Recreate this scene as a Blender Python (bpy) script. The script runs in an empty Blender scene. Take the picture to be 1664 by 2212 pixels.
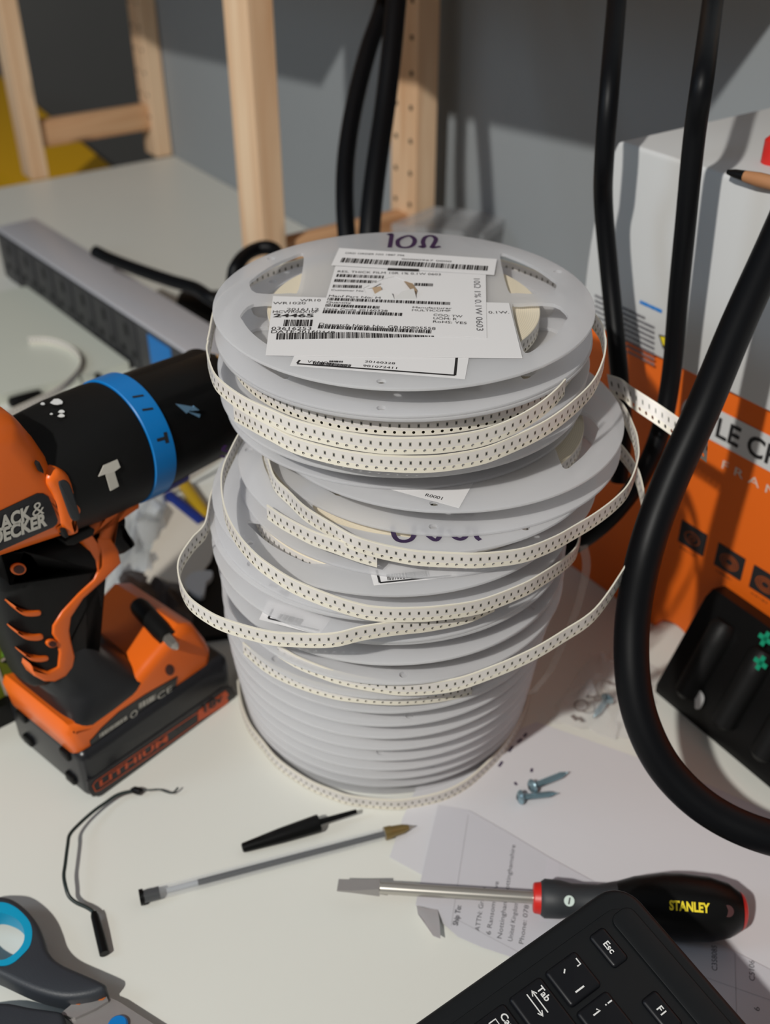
import bpy, bmesh, math, random
from math import sin, cos, pi, radians, atan2, sqrt, hypot
from mathutils import Vector, Matrix
random.seed(7)
SC = bpy.context.scene
COL = SC.collection

# ---------------------------------------------------------------- camera
FPX, CXP, CYP = 2260.0, 832.0, 1106.0
PITCH = pi / 2 - math.atan(3244 / FPX)
H = 0.4815
cam_d = bpy.data.cameras.new('camera')
cam_d.sensor_fit = 'VERTICAL'
cam_d.sensor_height = 36.0
cam_d.lens = 36.0 * FPX / 2212.0
cam_d.clip_start = 0.01
cam_d.dof.use_dof = True
cam_d.dof.focus_distance = 0.435
cam_d.dof.aperture_fstop = cam_d.lens / 4.4
cam_o = bpy.data.objects.new('camera', cam_d)
COL.objects.link(cam_o)
cam_o.location = (0, 0, H)
cam_o.rotation_euler = (pi / 2 - PITCH, 0, 0)
SC.camera = cam_o

# ---------------------------------------------------------------- light and exposure
SC.view_settings.view_transform = 'Standard'
SC.view_settings.look = 'None'
SC.view_settings.gamma = 1.0
SC.view_settings.use_curve_mapping = False
SC.view_settings.exposure = 0.0
W = bpy.data.worlds.new('room'); SC.world = W
W.use_nodes = True
W.node_tree.nodes['Background'].inputs[0].default_value = (0.93, 0.95, 1.0, 1)
W.node_tree.nodes['Background'].inputs[1].default_value = 0.125
LAMP = Vector((-0.805, -0.944, 1.66))
def lamp(name, loc, power, color, size, target):
    d = bpy.data.lights.new(name, 'AREA'); d.shape = 'DISK'; d.size = size
    d.energy = power; d.color = color
    o = bpy.data.objects.new(name, d); COL.objects.link(o)
    o.location = loc
    o.rotation_euler = (Vector(target) - Vector(loc)).to_track_quat('-Z', 'Y').to_euler()
    return o
lamp('ceiling_lamp', LAMP, 40.0, (1.0, 0.975, 0.92), 0.06, (0, 0.6, 0.1))
lamp('cool_fill', (-1.5, 0.1, 1.0), 3.6, (0.62, 0.80, 1.0), 0.5, (0.0, 0.7, 0.1))  # bluish fill, source unseen; placed left so the posts' right faces stay darker
SC.cycles.max_bounces = 10
SC.cycles.transparent_max_bounces = 24
SC.cycles.use_denoising = True

# ---------------------------------------------------------------- pixel -> place helpers
C0 = Vector((0, 0, H))
FW = Vector((0, cos(PITCH), -sin(PITCH))); UPV = Vector((0, sin(PITCH), cos(PITCH))); RT = Vector((1, 0, 0))
def ray(px, py):
    return (FW + RT * ((px - CXP) / FPX) - UPV * ((py - CYP) / FPX))
def at(px, py, z=0.0):                       # point on the level plane z
    d = ray(px, py); return C0 + d * ((z - H) / d.z)
def atd(px, py, depth):                      # point at a camera depth
    return C0 + ray(px, py) * depth
def atp(px, py, p0, n):                      # point on any plane
    d = ray(px, py); return C0 + d * ((p0 - C0).dot(n) / d.dot(n))
def atc(px, py, cx, cy, r):                  # near side of an upright cylinder
    d = ray(px, py); a = d.x**2 + d.y**2; b = -(d.x * cx + d.y * cy); c = cx * cx + cy * cy - r * r
    q = b * b - a * c
    t = (-b - sqrt(q)) / a if q > 0 else -b / a
    p = C0 + d * t
    if q <= 0:
        k = Vector((p.x - cx, p.y - cy)); k = k.normalized() * r
        p.x, p.y = cx + k.x, cy + k.y
    return p
UW = Vector((sin(radians(55)), cos(radians(55)), 0))      # towards the wall
VW = Vector((-UW.y, UW.x, 0))                             # along the wall, to the left
def uv(u, v, z=0.0): return UW * u + VW * v + Vector((0, 0, z))
def atu(px, py, u): return atp(px, py, UW * u, UW)
def atv(px, py, v): return atp(px, py, VW * v, VW)

# ---------------------------------------------------------------- materials
def lin(c):
    return tuple(((x / 255) / 12.92 if x / 255 <= 0.04045 else ((x / 255 + 0.055) / 1.055) ** 2.4) for x in c) + (1.0,)
MATS = {}
def M(name, rgb=(200, 200, 200), rough=0.5, metal=0.0, spec=0.5, noise=0.0, nscale=60.0, coat=0.0, bump=0.0, bscale=400.0):
    if name in MATS: return MATS[name]
    m = bpy.data.materials.new(name); m.use_nodes = True
    nt = m.node_tree; b = nt.nodes['Principled BSDF']
    b.inputs['Base Color'].default_value = lin(rgb)
    b.inputs['Roughness'].default_value = rough
    b.inputs['Metallic'].default_value = metal
    b.inputs['Specular IOR Level'].default_value = spec
    b.inputs['Coat Weight'].default_value = coat
    tc = nt.nodes.new('ShaderNodeTexCoord')
    if noise:
        n = nt.nodes.new('ShaderNodeTexNoise'); n.inputs['Scale'].default_value = nscale; n.inputs['Detail'].default_value = 4
        nt.links.new(tc.outputs['Object'], n.inputs['Vector'])
        r = nt.nodes.new('ShaderNodeMapRange'); r.inputs[3].default_value = 1 - noise; r.inputs[4].default_value = 1 + noise
        nt.links.new(n.outputs[0], r.inputs[0])
        mx = nt.nodes.new('ShaderNodeVectorMath'); mx.operation = 'SCALE'; mx.inputs[0].default_value = lin(rgb)[:3]
        nt.links.new(r.outputs[0], mx.inputs[3]); nt.links.new(mx.outputs[0], b.inputs['Base Color'])
    if bump:
        n2 = nt.nodes.new('ShaderNodeTexNoise'); n2.inputs['Scale'].default_value = bscale
        nt.links.new(tc.outputs['Object'], n2.inputs['Vector'])
        bp = nt.nodes.new('ShaderNodeBump'); bp.inputs['Strength'].default_value = bump; bp.inputs['Distance'].default_value = 0.001
        nt.links.new(n2.outputs[0], bp.inputs['Height']); nt.links.new(bp.outputs[0], b.inputs['Normal'])
    MATS[name] = m; return m
def M_clear(name, rgb, transp, rough=0.15, translucent=0.0):
    """thin sheet plastic: part clear, part milky, with a gloss"""
    if name in MATS: return MATS[name]
    m = bpy.data.materials.new(name); m.use_nodes = True
    nt = m.node_tree; b = nt.nodes['Principled BSDF']; out = nt.nodes['Material Output']
    b.inputs['Base Color'].default_value = lin(rgb); b.inputs['Roughness'].default_value = rough
    src = b
    if translucent:
        t = nt.nodes.new('ShaderNodeBsdfTranslucent'); t.inputs[0].default_value = lin(rgb)
        mx = nt.nodes.new('ShaderNodeMixShader'); mx.inputs[0].default_value = translucent
        nt.links.new(b.outputs[0], mx.inputs[1]); nt.links.new(t.outputs[0], mx.inputs[2]); src = mx
    tr = nt.nodes.new('ShaderNodeBsdfTransparent')
    m2 = nt.nodes.new('ShaderNodeMixShader'); m2.inputs[0].default_value = transp
    nt.links.new(src.outputs[0], m2.inputs[1]); nt.links.new(tr.outputs[0], m2.inputs[2])
    nt.links.new(m2.outputs[0], out.inputs[0])
    MATS[name] = m; return m
def M_wood(name, light, dark, axis=2):
    m = bpy.data.materials.new(name); m.use_nodes = True
    nt = m.node_tree; b = nt.nodes['Principled BSDF']; b.inputs['Roughness'].default_value = 0.6
    tc = nt.nodes.new('ShaderNodeTexCoord'); mp = nt.nodes.new('ShaderNodeMapping')
    sc = [38.0, 38.0, 38.0]; sc[axis] = 2.2; mp.inputs['Scale'].default_value = sc
    n = nt.nodes.new('ShaderNodeTexNoise'); n.inputs['Scale'].default_value = 1.6; n.inputs['Detail'].default_value = 5; n.inputs['Distortion'].default_value = 0.6
    cr = nt.nodes.new('ShaderNodeValToRGB')
    cr.color_ramp.elements[0].position = 0.3; cr.color_ramp.elements[0].color = lin(dark)
    cr.color_ramp.elements[1].position = 0.65; cr.color_ramp.elements[1].color = lin(light)
    v = nt.nodes.new('ShaderNodeTexVoronoi'); v.inputs['Scale'].default_value = 1.0
    mp2 = nt.nodes.new('ShaderNodeMapping'); s2 = [26.0, 26.0, 26.0]; s2[axis] = 7.0; mp2.inputs['Scale'].default_value = s2
    kr = nt.nodes.new('ShaderNodeMapRange'); kr.inputs[1].default_value = 0.05; kr.inputs[2].default_value = 0.16; kr.inputs[3].default_value = 0.55; kr.inputs[4].default_value = 1.0
    mul = nt.nodes.new('ShaderNodeVectorMath'); mul.operation = 'SCALE'
    L = nt.links.new
    L(tc.outputs['Object'], mp.inputs[0]); L(mp.outputs[0], n.inputs[0]); L(n.outputs[0], cr.inputs[0])
    L(tc.outputs['Object'], mp2.inputs[0]); L(mp2.outputs[0], v.inputs[0]); L(v.outputs[0], kr.inputs[0])
    L(cr.outputs[0], mul.inputs[0]); L(kr.outputs[0], mul.inputs[3]); L(mul.outputs[0], b.inputs['Base Color'])
    MATS[name] = m; return m
def M_tape():
    """cream carrier tape: UV.x counts 4 mm pitches, UV.y runs bottom to top; dark chips above, punched holes below"""
    m = bpy.data.materials.new('carrier_tape'); m.use_nodes = True
    nt = m.node_tree; b = nt.nodes['Principled BSDF']; out = nt.nodes['Material Output']; L = nt.links.new
    b.inputs['Roughness'].default_value = 0.38
    tc = nt.nodes.new('ShaderNodeUVMap'); tc.uv_map = 'UVMap'; sp = nt.nodes.new('ShaderNodeSeparateXYZ'); L(tc.outputs[0], sp.inputs[0])
    def mth(op, a, bb=None, c=None):
        n = nt.nodes.new('ShaderNodeMath'); n.operation = op
        for i, x in enumerate((a, bb, c)):
            if x is None: continue
            if isinstance(x, (int, float)): n.inputs[i].default_value = x
            else: L(x, n.inputs[i])
        return n.outputs[0]
    fx = mth('FRACT', sp.outputs[0])
    dx = mth('ABSOLUTE', mth('SUBTRACT', fx, 0.5))
    fx2 = mth('FRACT', mth('ADD', sp.outputs[0], 0.5)); dx2 = mth('ABSOLUTE', mth('SUBTRACT', fx2, 0.5))
    dy = mth('ABSOLUTE', mth('SUBTRACT', sp.outputs[1], 0.60))
    chip = mth('MULTIPLY', mth('LESS_THAN', dx, 0.11), mth('LESS_THAN', dy, 0.10))
    core = mth('MULTIPLY', mth('LESS_THAN', dx, 0.075), mth('LESS_THAN', dy, 0.062))
    pock = mth('MULTIPLY', mth('LESS_THAN', dx, 0.15), mth('LESS_THAN', dy, 0.135))
    hy = mth('MULTIPLY', mth('SUBTRACT', sp.outputs[1], 0.21), 2.0)
    hd = mth('SQRT', mth('ADD', mth('MULTIPLY', dx2, dx2), mth('MULTIPLY', hy, hy)))
    hole = mth('LESS_THAN', hd, 0.165)
    def mix(fac, c1, c2):
        n = nt.nodes.new('ShaderNodeMix'); n.data_type = 'RGBA'
        L(fac, n.inputs[0])
        for i, x in ((6, c1), (7, c2)):
            if isinstance(x, tuple): n.inputs[i].default_value = x
            else: L(x, n.inputs[i])
        return n.outputs[2]
    cover = mth('LESS_THAN', mth('ABSOLUTE', mth('SUBTRACT', sp.outputs[1], 0.62)), 0.30)
    c = mix(cover, lin((226, 220, 205)), lin((214, 209, 204)))
    c = mix(pock, c, lin((190, 184, 172)))
    c = mix(chip, c, lin((120, 118, 112))); c = mix(core, c, lin((38, 38, 40)))
    L(c, b.inputs['Base Color'])
    t = nt.nodes.new('ShaderNodeBsdfTransparent'); mx = nt.nodes.new('ShaderNodeMixShader')
    L(hole, mx.inputs[0]); L(b.outputs[0], mx.inputs[1]); L(t.outputs[0], mx.inputs[2]); L(mx.outputs[0], out.inputs[0])
    MATS['tape'] = m; return m
def M_roll():
    """flat side of the wound tape: fine concentric winding lines"""
    m = bpy.data.materials.new('wound_tape'); m.use_nodes = True
    nt = m.node_tree; b = nt.nodes['Principled BSDF']; b.inputs['Roughness'].default_value = 0.65; L = nt.links.new
    tc = nt.nodes.new('ShaderNodeTexCoord'); sp = nt.nodes.new('ShaderNodeVectorMath'); sp.operation = 'MULTIPLY'; sp.inputs[1].default_value = (1, 1, 0)
    ln = nt.nodes.new('ShaderNodeVectorMath'); ln.operation = 'LENGTH'
    L(tc.outputs['Object'], sp.inputs[0]); L(sp.outputs[0], ln.inputs[0])
    a = nt.nodes.new('ShaderNodeMath'); a.operation = 'MULTIPLY'; a.inputs[1].default_value = 6500.0
    s = nt.nodes.new('ShaderNodeMath'); s.operation = 'SINE'
    r = nt.nodes.new('ShaderNodeMapRange'); r.inputs[1].default_value = -1; r.inputs[3].default_value = 0.86; r.inputs[4].default_value = 1.03
    mu = nt.nodes.new('ShaderNodeVectorMath'); mu.operation = 'SCALE'; mu.inputs[0].default_value = lin((224, 212, 188))[:3]
    L(ln.outputs[1], a.inputs[0]); L(a.outputs[0], s.inputs[0]); L(s.outputs[0], r.inputs[0]); L(r.outputs[0], mu.inputs[3]); L(mu.outputs[0], b.inputs['Base Color'])
    MATS['roll'] = m; return m
white_desk = M('white_laminate', (219, 219, 211), 0.42, noise=0.015, nscale=9)
wallm = M('grey_paint', (146, 151, 154), 0.85, noise=0.03, nscale=6)
wall2m = M('dark_grey_paint', (100, 100, 98), 0.9, noise=0.04, nscale=6)
floorm = M('dark_floor', (55, 52, 50), 0.8, noise=0.1, nscale=12)
pine = M_wood('pine', (240, 208, 172), (214, 168, 126), 2)
holem = M('hole_dark', (52, 40, 32), 0.9)
blk = M('black_plastic', (13, 13, 13), 0.36, spec=0.2, bump=0.05)
blk_soft = M('black_rubber', (17, 17, 17), 0.5, spec=0.22, bump=0.08, bscale=900)
dkgrey = M('dark_grey_rubber', (42, 45, 48), 0.55)
orange = M('orange_plastic', (236, 106, 22), 0.33, noise=0.03, nscale=40)
orange_card = M('orange_card', (232, 104, 12), 0.6, noise=0.03, nscale=25)
white_card = M('white_card', (208, 208, 207), 0.6, noise=0.02, nscale=20)
bluep = M('blue_plastic', (0, 116, 190), 0.35)
cyanp = M('cyan_rubber', (0, 150, 190), 0.45)
yellowp = M('yellow_plastic', (236, 178, 10), 0.55)
paper = M('white_paper', (206, 205, 208), 0.75, noise=0.01, nscale=30)
paper2 = M('printed_paper', (194, 193, 198), 0.75, noise=0.015, nscale=30)
labelm = M('label_paper', (226, 224, 224), 0.5)
ink = M('black_ink', (30, 29, 31), 0.6)
greyink = M('grey_ink', (110, 108, 112), 0.7)
purple = M('purple_marker', (48, 26, 66), 0.45)
alu = M('brushed_aluminium', (206, 206, 212), 0.42, metal=0.35, noise=0.03, nscale=120)
steel = M('steel', (190, 186, 178), 0.28, metal=0.75)
steel_matte = M('steel_matte', (160, 156, 154), 0.42, metal=0.5, noise=0.05, nscale=200)
zinc = M('zinc_plated', (150, 176, 186), 0.25, metal=0.7)
redp = M('red_plastic', (206, 34, 26), 0.4)
yellow_ink = M('yellow_ink', (238, 214, 32), 0.5)
white_ink = M('white_ink', (222, 222, 220), 0.5)
silver_ink = M('silver_ink', (196, 192, 182), 0.45)
green = M('lime_green_card', (122, 186, 60), 0.5)
olive = M('olive_green_card', (116, 126, 34), 0.5)
pale_edge = M('pale_card', (214, 200, 186), 0.6)
dkgreen = M('dark_green_card', (20, 62, 40), 0.6)
tealp = M('teal_plastic', (0, 140, 104), 0.45)
cable = M('black_cable', (8, 9, 12), 0.45, spec=0.17)
keym = M('key_plastic', (14, 15, 19), 0.40, spec=0.3)
kbody = M('keyboard_plastic', (19, 21, 23), 0.46, spec=0.28, noise=0.06, nscale=300)
brass = M('brown_tip', (138, 118, 72), 0.35, metal=0.5)
navy = M('navy_plastic', (20, 40, 110), 0.4)
violet = M('violet_plastic', (60, 60, 150), 0.4)
gold = M('gold_lead', (214, 150, 30), 0.3, metal=0.8)
kraft = M('pencil_wood', (176, 124, 84), 0.7, noise=0.1, nscale=80)
tapem = M_tape(); rollm = M_roll()
reelm = M_clear('milky_plastic', (236, 236, 238), 0.30, 0.25, translucent=0.5)
hubm = M('hub_plastic', (226, 226, 226), 0.4)
clear = M_clear('clear_plastic', (215, 218, 222), 0.90, 0.12)
bagm = M_clear('bag_plastic', (226, 226, 230), 0.80, 0.2)
hazy = M_clear('hazy_plastic', (206, 210, 216), 0.5, 0.25, translucent=0.3)
coverm = M_clear('cover_film', (210, 196, 186), 0.72, 0.15)
boxclear = M_clear('clear_box_plastic', (190, 192, 194), 0.55, 0.2)

# ---------------------------------------------------------------- object helpers
def wm(o):
    m = o.matrix_basis.copy()
    while o.parent: o = o.parent; m = o.matrix_basis @ m
    return m
def thing(name, label, cat, loc=(0, 0, 0), rz=0.0, group=None):
    o = bpy.data.objects.new(name, None); COL.objects.link(o); o.empty_display_size = 0.01
    o.location = loc; o.rotation_euler = (0, 0, rz)
    o['label'] = label; o['category'] = cat
    if group: o['group'] = group
    return o
def sharpen(bm, deg):
    t = radians(deg)
    for f in bm.faces: f.smooth = True
    for e in bm.edges:
        if len(e.link_faces) == 2 and e.calc_face_angle(0) > t: e.smooth = False
def put(name, bm, mats, parent=None, world=True, deg=38, label=None):
    if not isinstance(mats, (list, tuple)): mats = [mats]
    bm.normal_update(); sharpen(bm, deg)
    me = bpy.data.meshes.new(name); bm.to_mesh(me); bm.free()
    for m in mats: me.materials.append(m)
    o = bpy.data.objects.new(name, me); COL.objects.link(o)
    if parent:
        if world: me.transform(wm(parent).inverted())
        o.parent = parent
    else:
        vs = [v.co for v in me.vertices]
        c = Vector(((min(v.x for v in vs) + max(v.x for v in vs)) / 2, (min(v.y for v in vs) + max(v.y for v in vs)) / 2, min(v.z for v in vs)))
        me.transform(Matrix.Translation(-c)); o.location = c
    if label: o['label'] = label
    return o
def single(name, bm, mats, label, cat, group=None, kind=None, deg=38):
    o = put(name, bm, mats, None, deg=deg)
    if kind: o['kind'] = kind
    o['label'] = label; o['category'] = cat
    if group: o['group'] = group
    return o
def struct(name, bm, m):
    o = put(name, bm, m); o['kind'] = 'structure'; return o
def NB(): return bmesh.new()
def frame(o, x, y, z=None):
    x = Vector(x); y = Vector(y); z = Vector(z) if z is not None else x.cross(y).normalized()
    return Matrix(((x.x, y.x, z.x, o[0]), (x.y, y.y, z.y, o[1]), (x.z, y.z, z.z, o[2]), (0, 0, 0, 1)))
I4 = Matrix.Identity(4)
def smooth(pts, n=6, closed=False):
    P = [Vector(p) for p in pts]; N = len(P); out = []
    rng = range(N if closed else N - 1)
    for i in rng:
        if closed: p0, p1, p2, p3 = P[i - 1], P[i], P[(i + 1) % N], P[(i + 2) % N]
        else:
            p1, p2 = P[i], P[i + 1]
            p0 = P[i - 1] if i > 0 else p1 * 2 - p2
            p3 = P[i + 2] if i + 2 < N else p2 * 2 - p1
        for k in range(n):
            t = k / n
            out.append(0.5 * ((2 * p1) + (p2 - p0) * t + (2 * p0 - 5 * p1 + 4 * p2 - p3) * t * t + (3 * p1 - p0 - 3 * p2 + p3) * t**3))
    if not closed: out.append(P[-1].copy())
    return out
def box(bm, mtx, size, bev=0.0, mi=0, seg=2):
    r = bmesh.ops.create_cube(bm, size=1.0, matrix=mtx @ Matrix.Diagonal((*size, 1)))
    vs = r['verts']; fs = list({f for v in vs for f in v.link_faces})
    for f in fs: f.material_index = mi
    if bev:
        es = list({e for v in vs for e in v.link_edges})
        q = bmesh.ops.bevel(bm, geom=es, offset=bev, segments=seg, affect='EDGES', profile=0.5)
        for f in q['faces']: f.material_index = mi
def bx(bm, lo, hi, mtx=I4, bev=0.0, mi=0):
    lo = Vector(lo); hi = Vector(hi)
    box(bm, mtx @ Matrix.Translation((lo + hi) / 2), hi - lo, bev, mi)
def tube(bm, pts, r, seg=12, mi=0, caps=True, flat=1.0):
    P = [Vector(p) for p in pts]; n = len(P); rs = r if isinstance(r, (list, tuple)) else [r] * n
    t0 = (P[1] - P[0]).normalized(); a = Vector((0, 0, 1)) if abs(t0.z) < 0.9 else Vector((1, 0, 0))
    nrm = (a - t0 * a.dot(t0)).normalized(); rings = []
    for i in range(n):
        t = (P[min(i + 1, n - 1)] - P[max(i - 1, 0)]).normalized()
        nrm = (nrm - t * nrm.dot(t)).normalized(); b = t.cross(nrm)
        rings.append([bm.verts.new(P[i] + (nrm * cos(2 * pi * k / seg) * flat + b * sin(2 * pi * k / seg)) * rs[i]) for k in range(seg)])
    for i in range(n - 1):
        for k in range(seg):
            f = bm.faces.new((rings[i][k], rings[i][(k + 1) % seg], rings[i + 1][(k + 1) % seg], rings[i + 1][k])); f.material_index = mi
    if caps:
        bm.faces.new(rings[0][::-1]).material_index = mi; bm.faces.new(rings[-1]).material_index = mi
def lathe(bm, prof, mtx=I4, seg=48, mi=0, caps=True, sy=1.0, rib=None):
    """prof: (along local X, radius)"""
    rings = []
    for j, (x, r) in enumerate(prof):
        ring = []
        for k in range(seg):
            a = 2 * pi * k / seg; rr = r
            if rib and rib[0] <= j <= rib[1]: rr = r * (1 - (rib[2] if (k // rib[3]) % 2 else 0))
            ring.append(bm.verts.new(mtx @ Vector((x, rr * cos(a) * sy, rr * sin(a)))))
        rings.append(ring)
    for j in range(len(rings) - 1):
        for k in range(seg):
            bm.faces.new((rings[j][k], rings[j][(k + 1) % seg], rings[j + 1][(k + 1) % seg], rings[j + 1][k])).material_index = mi
    if caps:
        if prof[0][1] > 1e-6: bm.faces.new(rings[0][::-1]).material_index = mi
        if prof[-1][1] > 1e-6: bm.faces.new(rings[-1]).material_index = mi
def offs(poly, d):
    n = len(poly); out = []
    for i in range(n):
        a, b, c = Vector(poly[i - 1][:2]), Vector(poly[i][:2]), Vector(poly[(i + 1) % n][:2])
        e1 = (b - a); e2 = (c - b)
        if e1.length < 1e-9: e1 = e2
        if e2.length < 1e-9: e2 = e1
        n1 = Vector((-e1.y, e1.x)).normalized(); n2 = Vector((-e2.y, e2.x)).normalized()
        m = n1 + n2
        if m.length < 1e-6: m = n1
        m.normalize(); k = max(0.45, m.dot(n1))
        out.append(b + m * (d / k))
    return out
def area(p): return sum(p[i - 1][0] * p[i][1] - p[i][0] * p[i - 1][1] for i in range(len(p))) / 2
def prism(bm, poly, z0, z1, mtx=I4, bev=0.0, mi=0, seg=3, holes=(), bev0=None, mtop=None):
    """extrude poly (in local xy) from z0 to z1 with rounded rims"""
    P = [Vector(p[:2]) for p in poly]
    if area(P) < 0: P = P[::-1]
    lay = []
    b1 = bev; b0 = bev if bev0 is None else bev0
    if b0: lay += [(z0 + b0 * (1 - cos(pi / 2 * k / seg)), b0 * (1 - sin(pi / 2 * k / seg))) for k in range(seg)]
    lay.append((z0 + b0, 0.0))
    if b1:
        lay.append((z1 - b1, 0.0)); lay += [(z1 - b1 * (1 - sin(pi / 2 * k / seg)), b1 * (1 - cos(pi / 2 * k / seg))) for k in range(1, seg + 1)]
    else: lay.append((z1, 0.0))
    rings = []
    for z, d in lay:
        Q = offs(P, d) if d else P
        rings.append([bm.verts.new(mtx @ Vector((q.x, q.y, z))) for q in Q])
    n = len(P)
    for j in range(len(rings) - 1):
        for k in range(n):
            bm.faces.new((rings[j][k], rings[j][(k + 1) % n], rings[j + 1][(k + 1) % n], rings[j + 1][k])).material_index = mi
    if not holes:
        bm.faces.new(rings[0][::-1]).material_index = mi
        bm.faces.new(rings[-1]).material_index = mi if mtop is None else mtop
        return
    hs = []
    for h in holes:
        h = [Vector(q[:2]) for q in h]
        if area(h) > 0: h = h[::-1]
        lo = [bm.verts.new(mtx @ Vector((q.x, q.y, z0))) for q in h]; hi = [bm.verts.new(mtx @ Vector((q.x, q.y, z1))) for q in h]
        for k in range(len(h)):
            bm.faces.new((lo[k], lo[(k + 1) % len(h)], hi[(k + 1) % len(h)], hi[k])).material_index = mi
        hs.append((lo, hi))
    for which, ring in ((0, rings[0]), (1, rings[-1])):
        es = []
        for loop in [ring] + [h[which] for h in hs]:
            for k in range(len(loop)):
                e = bm.edges.get((loop[k], loop[(k + 1) % len(loop)])); es.append(e)
        g = bmesh.ops.triangle_fill(bm, use_beauty=True, use_dissolve=False, edges=es)
        for f in g['geom']:
            if isinstance(f, bmesh.types.BMFace): f.material_index = mi
    bmesh.ops.recalc_face_normals(bm, faces=bm.faces[:])
def circle(cx, cy, r, n=24, ry=None):
    return [(cx + r * cos(2 * pi * k / n), cy + (ry or r) * sin(2 * pi * k / n)) for k in range(n)]
def rrect(x0, y0, x1, y1, r, n=5):
    out = []
    for cx, cy, a in ((x1 - r, y1 - r, 0), (x0 + r, y1 - r, pi / 2), (x0 + r, y0 + r, pi), (x1 - r, y0 + r, 1.5 * pi)):
        out += [(cx + r * cos(a + pi / 2 * k / n), cy + r * sin(a + pi / 2 * k / n)) for k in range(n + 1)]
    return out
def sheet(bm, quad, t, nrm, mi=0):
    """thin sheet from a list of world points, thickness t along nrm"""
    nrm = Vector(nrm).normalized()
    lo = [bm.verts.new(Vector(p)) for p in quad]; hi = [bm.verts.new(Vector(p) + nrm * t) for p in quad]
    n = len(quad)
    bm.faces.new(hi).material_index = mi; bm.faces.new(lo[::-1]).material_index = mi
    for k in range(n): bm.faces.new((lo[k], lo[(k + 1) % n], hi[(k + 1) % n], hi[k])).material_index = mi
    bmesh.ops.recalc_face_normals(bm, faces=bm.faces[:])
def ribbon(bm, top, down, width, thick, mi=0, off=0.0):
    """solid strip: top = points of upper edge, down = unit vectors towards the lower edge; UV for the tape pattern"""
    uvl = bm.loops.layers.uv.get('UVMap') or bm.loops.layers.uv.new('UVMap')
    n = len(top); L = [0.0]
    for i in range(1, n): L.append(L[-1] + (top[i] - top[i - 1]).length)
    rows = []
    for i in range(n):
        t = (top[min(i + 1, n - 1)] - top[max(i - 1, 0)]).normalized(); d = down[i] if isinstance(down, list) else down
        nn = t.cross(d).normalized() * (thick / 2)
        rows.append([bm.verts.new(top[i] + nn), bm.verts.new(top[i] + d * width + nn), bm.verts.new(top[i] + d * width - nn), bm.verts.new(top[i] - nn)])
    def q(vs, uvs):
        f = bm.faces.new(vs); f.material_index = mi
        for l, c in zip(f.loops, uvs): l[uvl].uv = c
    for i in range(n - 1):
        a, b = rows[i], rows[i + 1]; u0, u1 = L[i] / 0.004 + off, L[i + 1] / 0.004 + off
        q((a[0], a[1], b[1], b[0]), ((u0, 1), (u0, 0), (u1, 0), (u1, 1)))
        q((b[3], b[2], a[2], a[3]), ((u1, 1), (u1, 0), (u0, 0), (u0, 1)))
        q((a[3], a[0], b[0], b[3]), ((u0, .99),) * 4); q((a[1], a[2], b[2], b[1]), ((u0, .0),) * 4)
    q((rows[0][3], rows[0][2], rows[0][1], rows[0][0]), ((0, 1),) * 4); q(tuple(rows[-1]), ((0, 1),) * 4)
_T = {}
def glyphs(s, bold=0.0):
    k = (s, bold)
    if k not in _T:
        cu = bpy.data.curves.new('t', 'FONT'); cu.body = s; cu.size = 1.0; cu.offset = bold; cu.resolution_u = 3; cu.fill_mode = 'FRONT'
        ob = bpy.data.objects.new('t', cu)
        me = bpy.data.meshes.new_from_object(ob)
        vs = [v.co.copy() for v in me.vertices]; fs = [tuple(p.vertices) for p in me.polygons]
        bpy.data.objects.remove(ob); bpy.data.meshes.remove(me); bpy.data.curves.remove(cu)
        x0 = min(v.x for v in vs); x1 = max(v.x for v in vs)
        _T[k] = ([Vector((v.x - x0, v.y, 0)) for v in vs], fs, x1 - x0)
    return _T[k]
def text(bm, s, o, ex, ey, h, w=None, nrm=None, lift=0.0001, mi=0, bold=0.0):
    """s written from o along unit ex, capital height h, optional total width w"""
    vs, fs, wd = glyphs(s, bold); ex = Vector(ex).normalized(); ey = Vector(ey).normalized()
    nn = (Vector(nrm) if nrm is not None else ex.cross(ey)).normalized()
    sy = h / 0.69; sx = (w / wd) if w else sy
    V = [bm.verts.new(Vector(o) + ex * (v.x * sx) + ey * (v.y * sy) + nn * lift) for v in vs]
    for f in fs:
        try: bm.faces.new([V[i] for i in f]).material_index = mi
        except ValueError: pass
def bars(bm, o, ex, ey, w, h, n, lift=0.0001, mi=0, seed=1, fill=0.55):
    rnd = random.Random(seed); ex = Vector(ex).normalized(); ey = Vector(ey).normalized(); nn = ex.cross(ey).normalized()
    x = 0.0; ws = []
    while len(ws) < n: ws.append((rnd.choice((1, 1, 2, 3)) * fill, rnd.choice((1, 1, 2)) * (1 - fill)))
    tot = sum(a + b for a, b in ws)
    for a, b in ws:
        x0 = x / tot * w; x1 = (x + a) / tot * w; x += a + b
        V = [bm.verts.new(Vector(o) + ex * p + ey * q + nn * lift) for p, q in ((x0, 0), (x1, 0), (x1, h), (x0, h))]
        bm.faces.new(V).material_index = mi
def stroke(bm, pts, w, nrm, lift=0.0001, mi=0, n=5):
    """flat pen stroke through world points"""
    P = smooth(pts, n) if len(pts) > 2 else [Vector(p) for p in pts]
    nn = Vector(nrm).normalized(); prev = None
    for i, p in enumerate(P):
        t = (P[min(i + 1, len(P) - 1)] - P[max(i - 1, 0)]).normalized(); s = nn.cross(t).normalized() * (w / 2)
        cur = (bm.verts.new(p + s + nn * lift), bm.verts.new(p - s + nn * lift))
        if prev: bm.faces.new((prev[0], prev[1], cur[1], cur[0])).material_index = mi
        prev = cur

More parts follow.
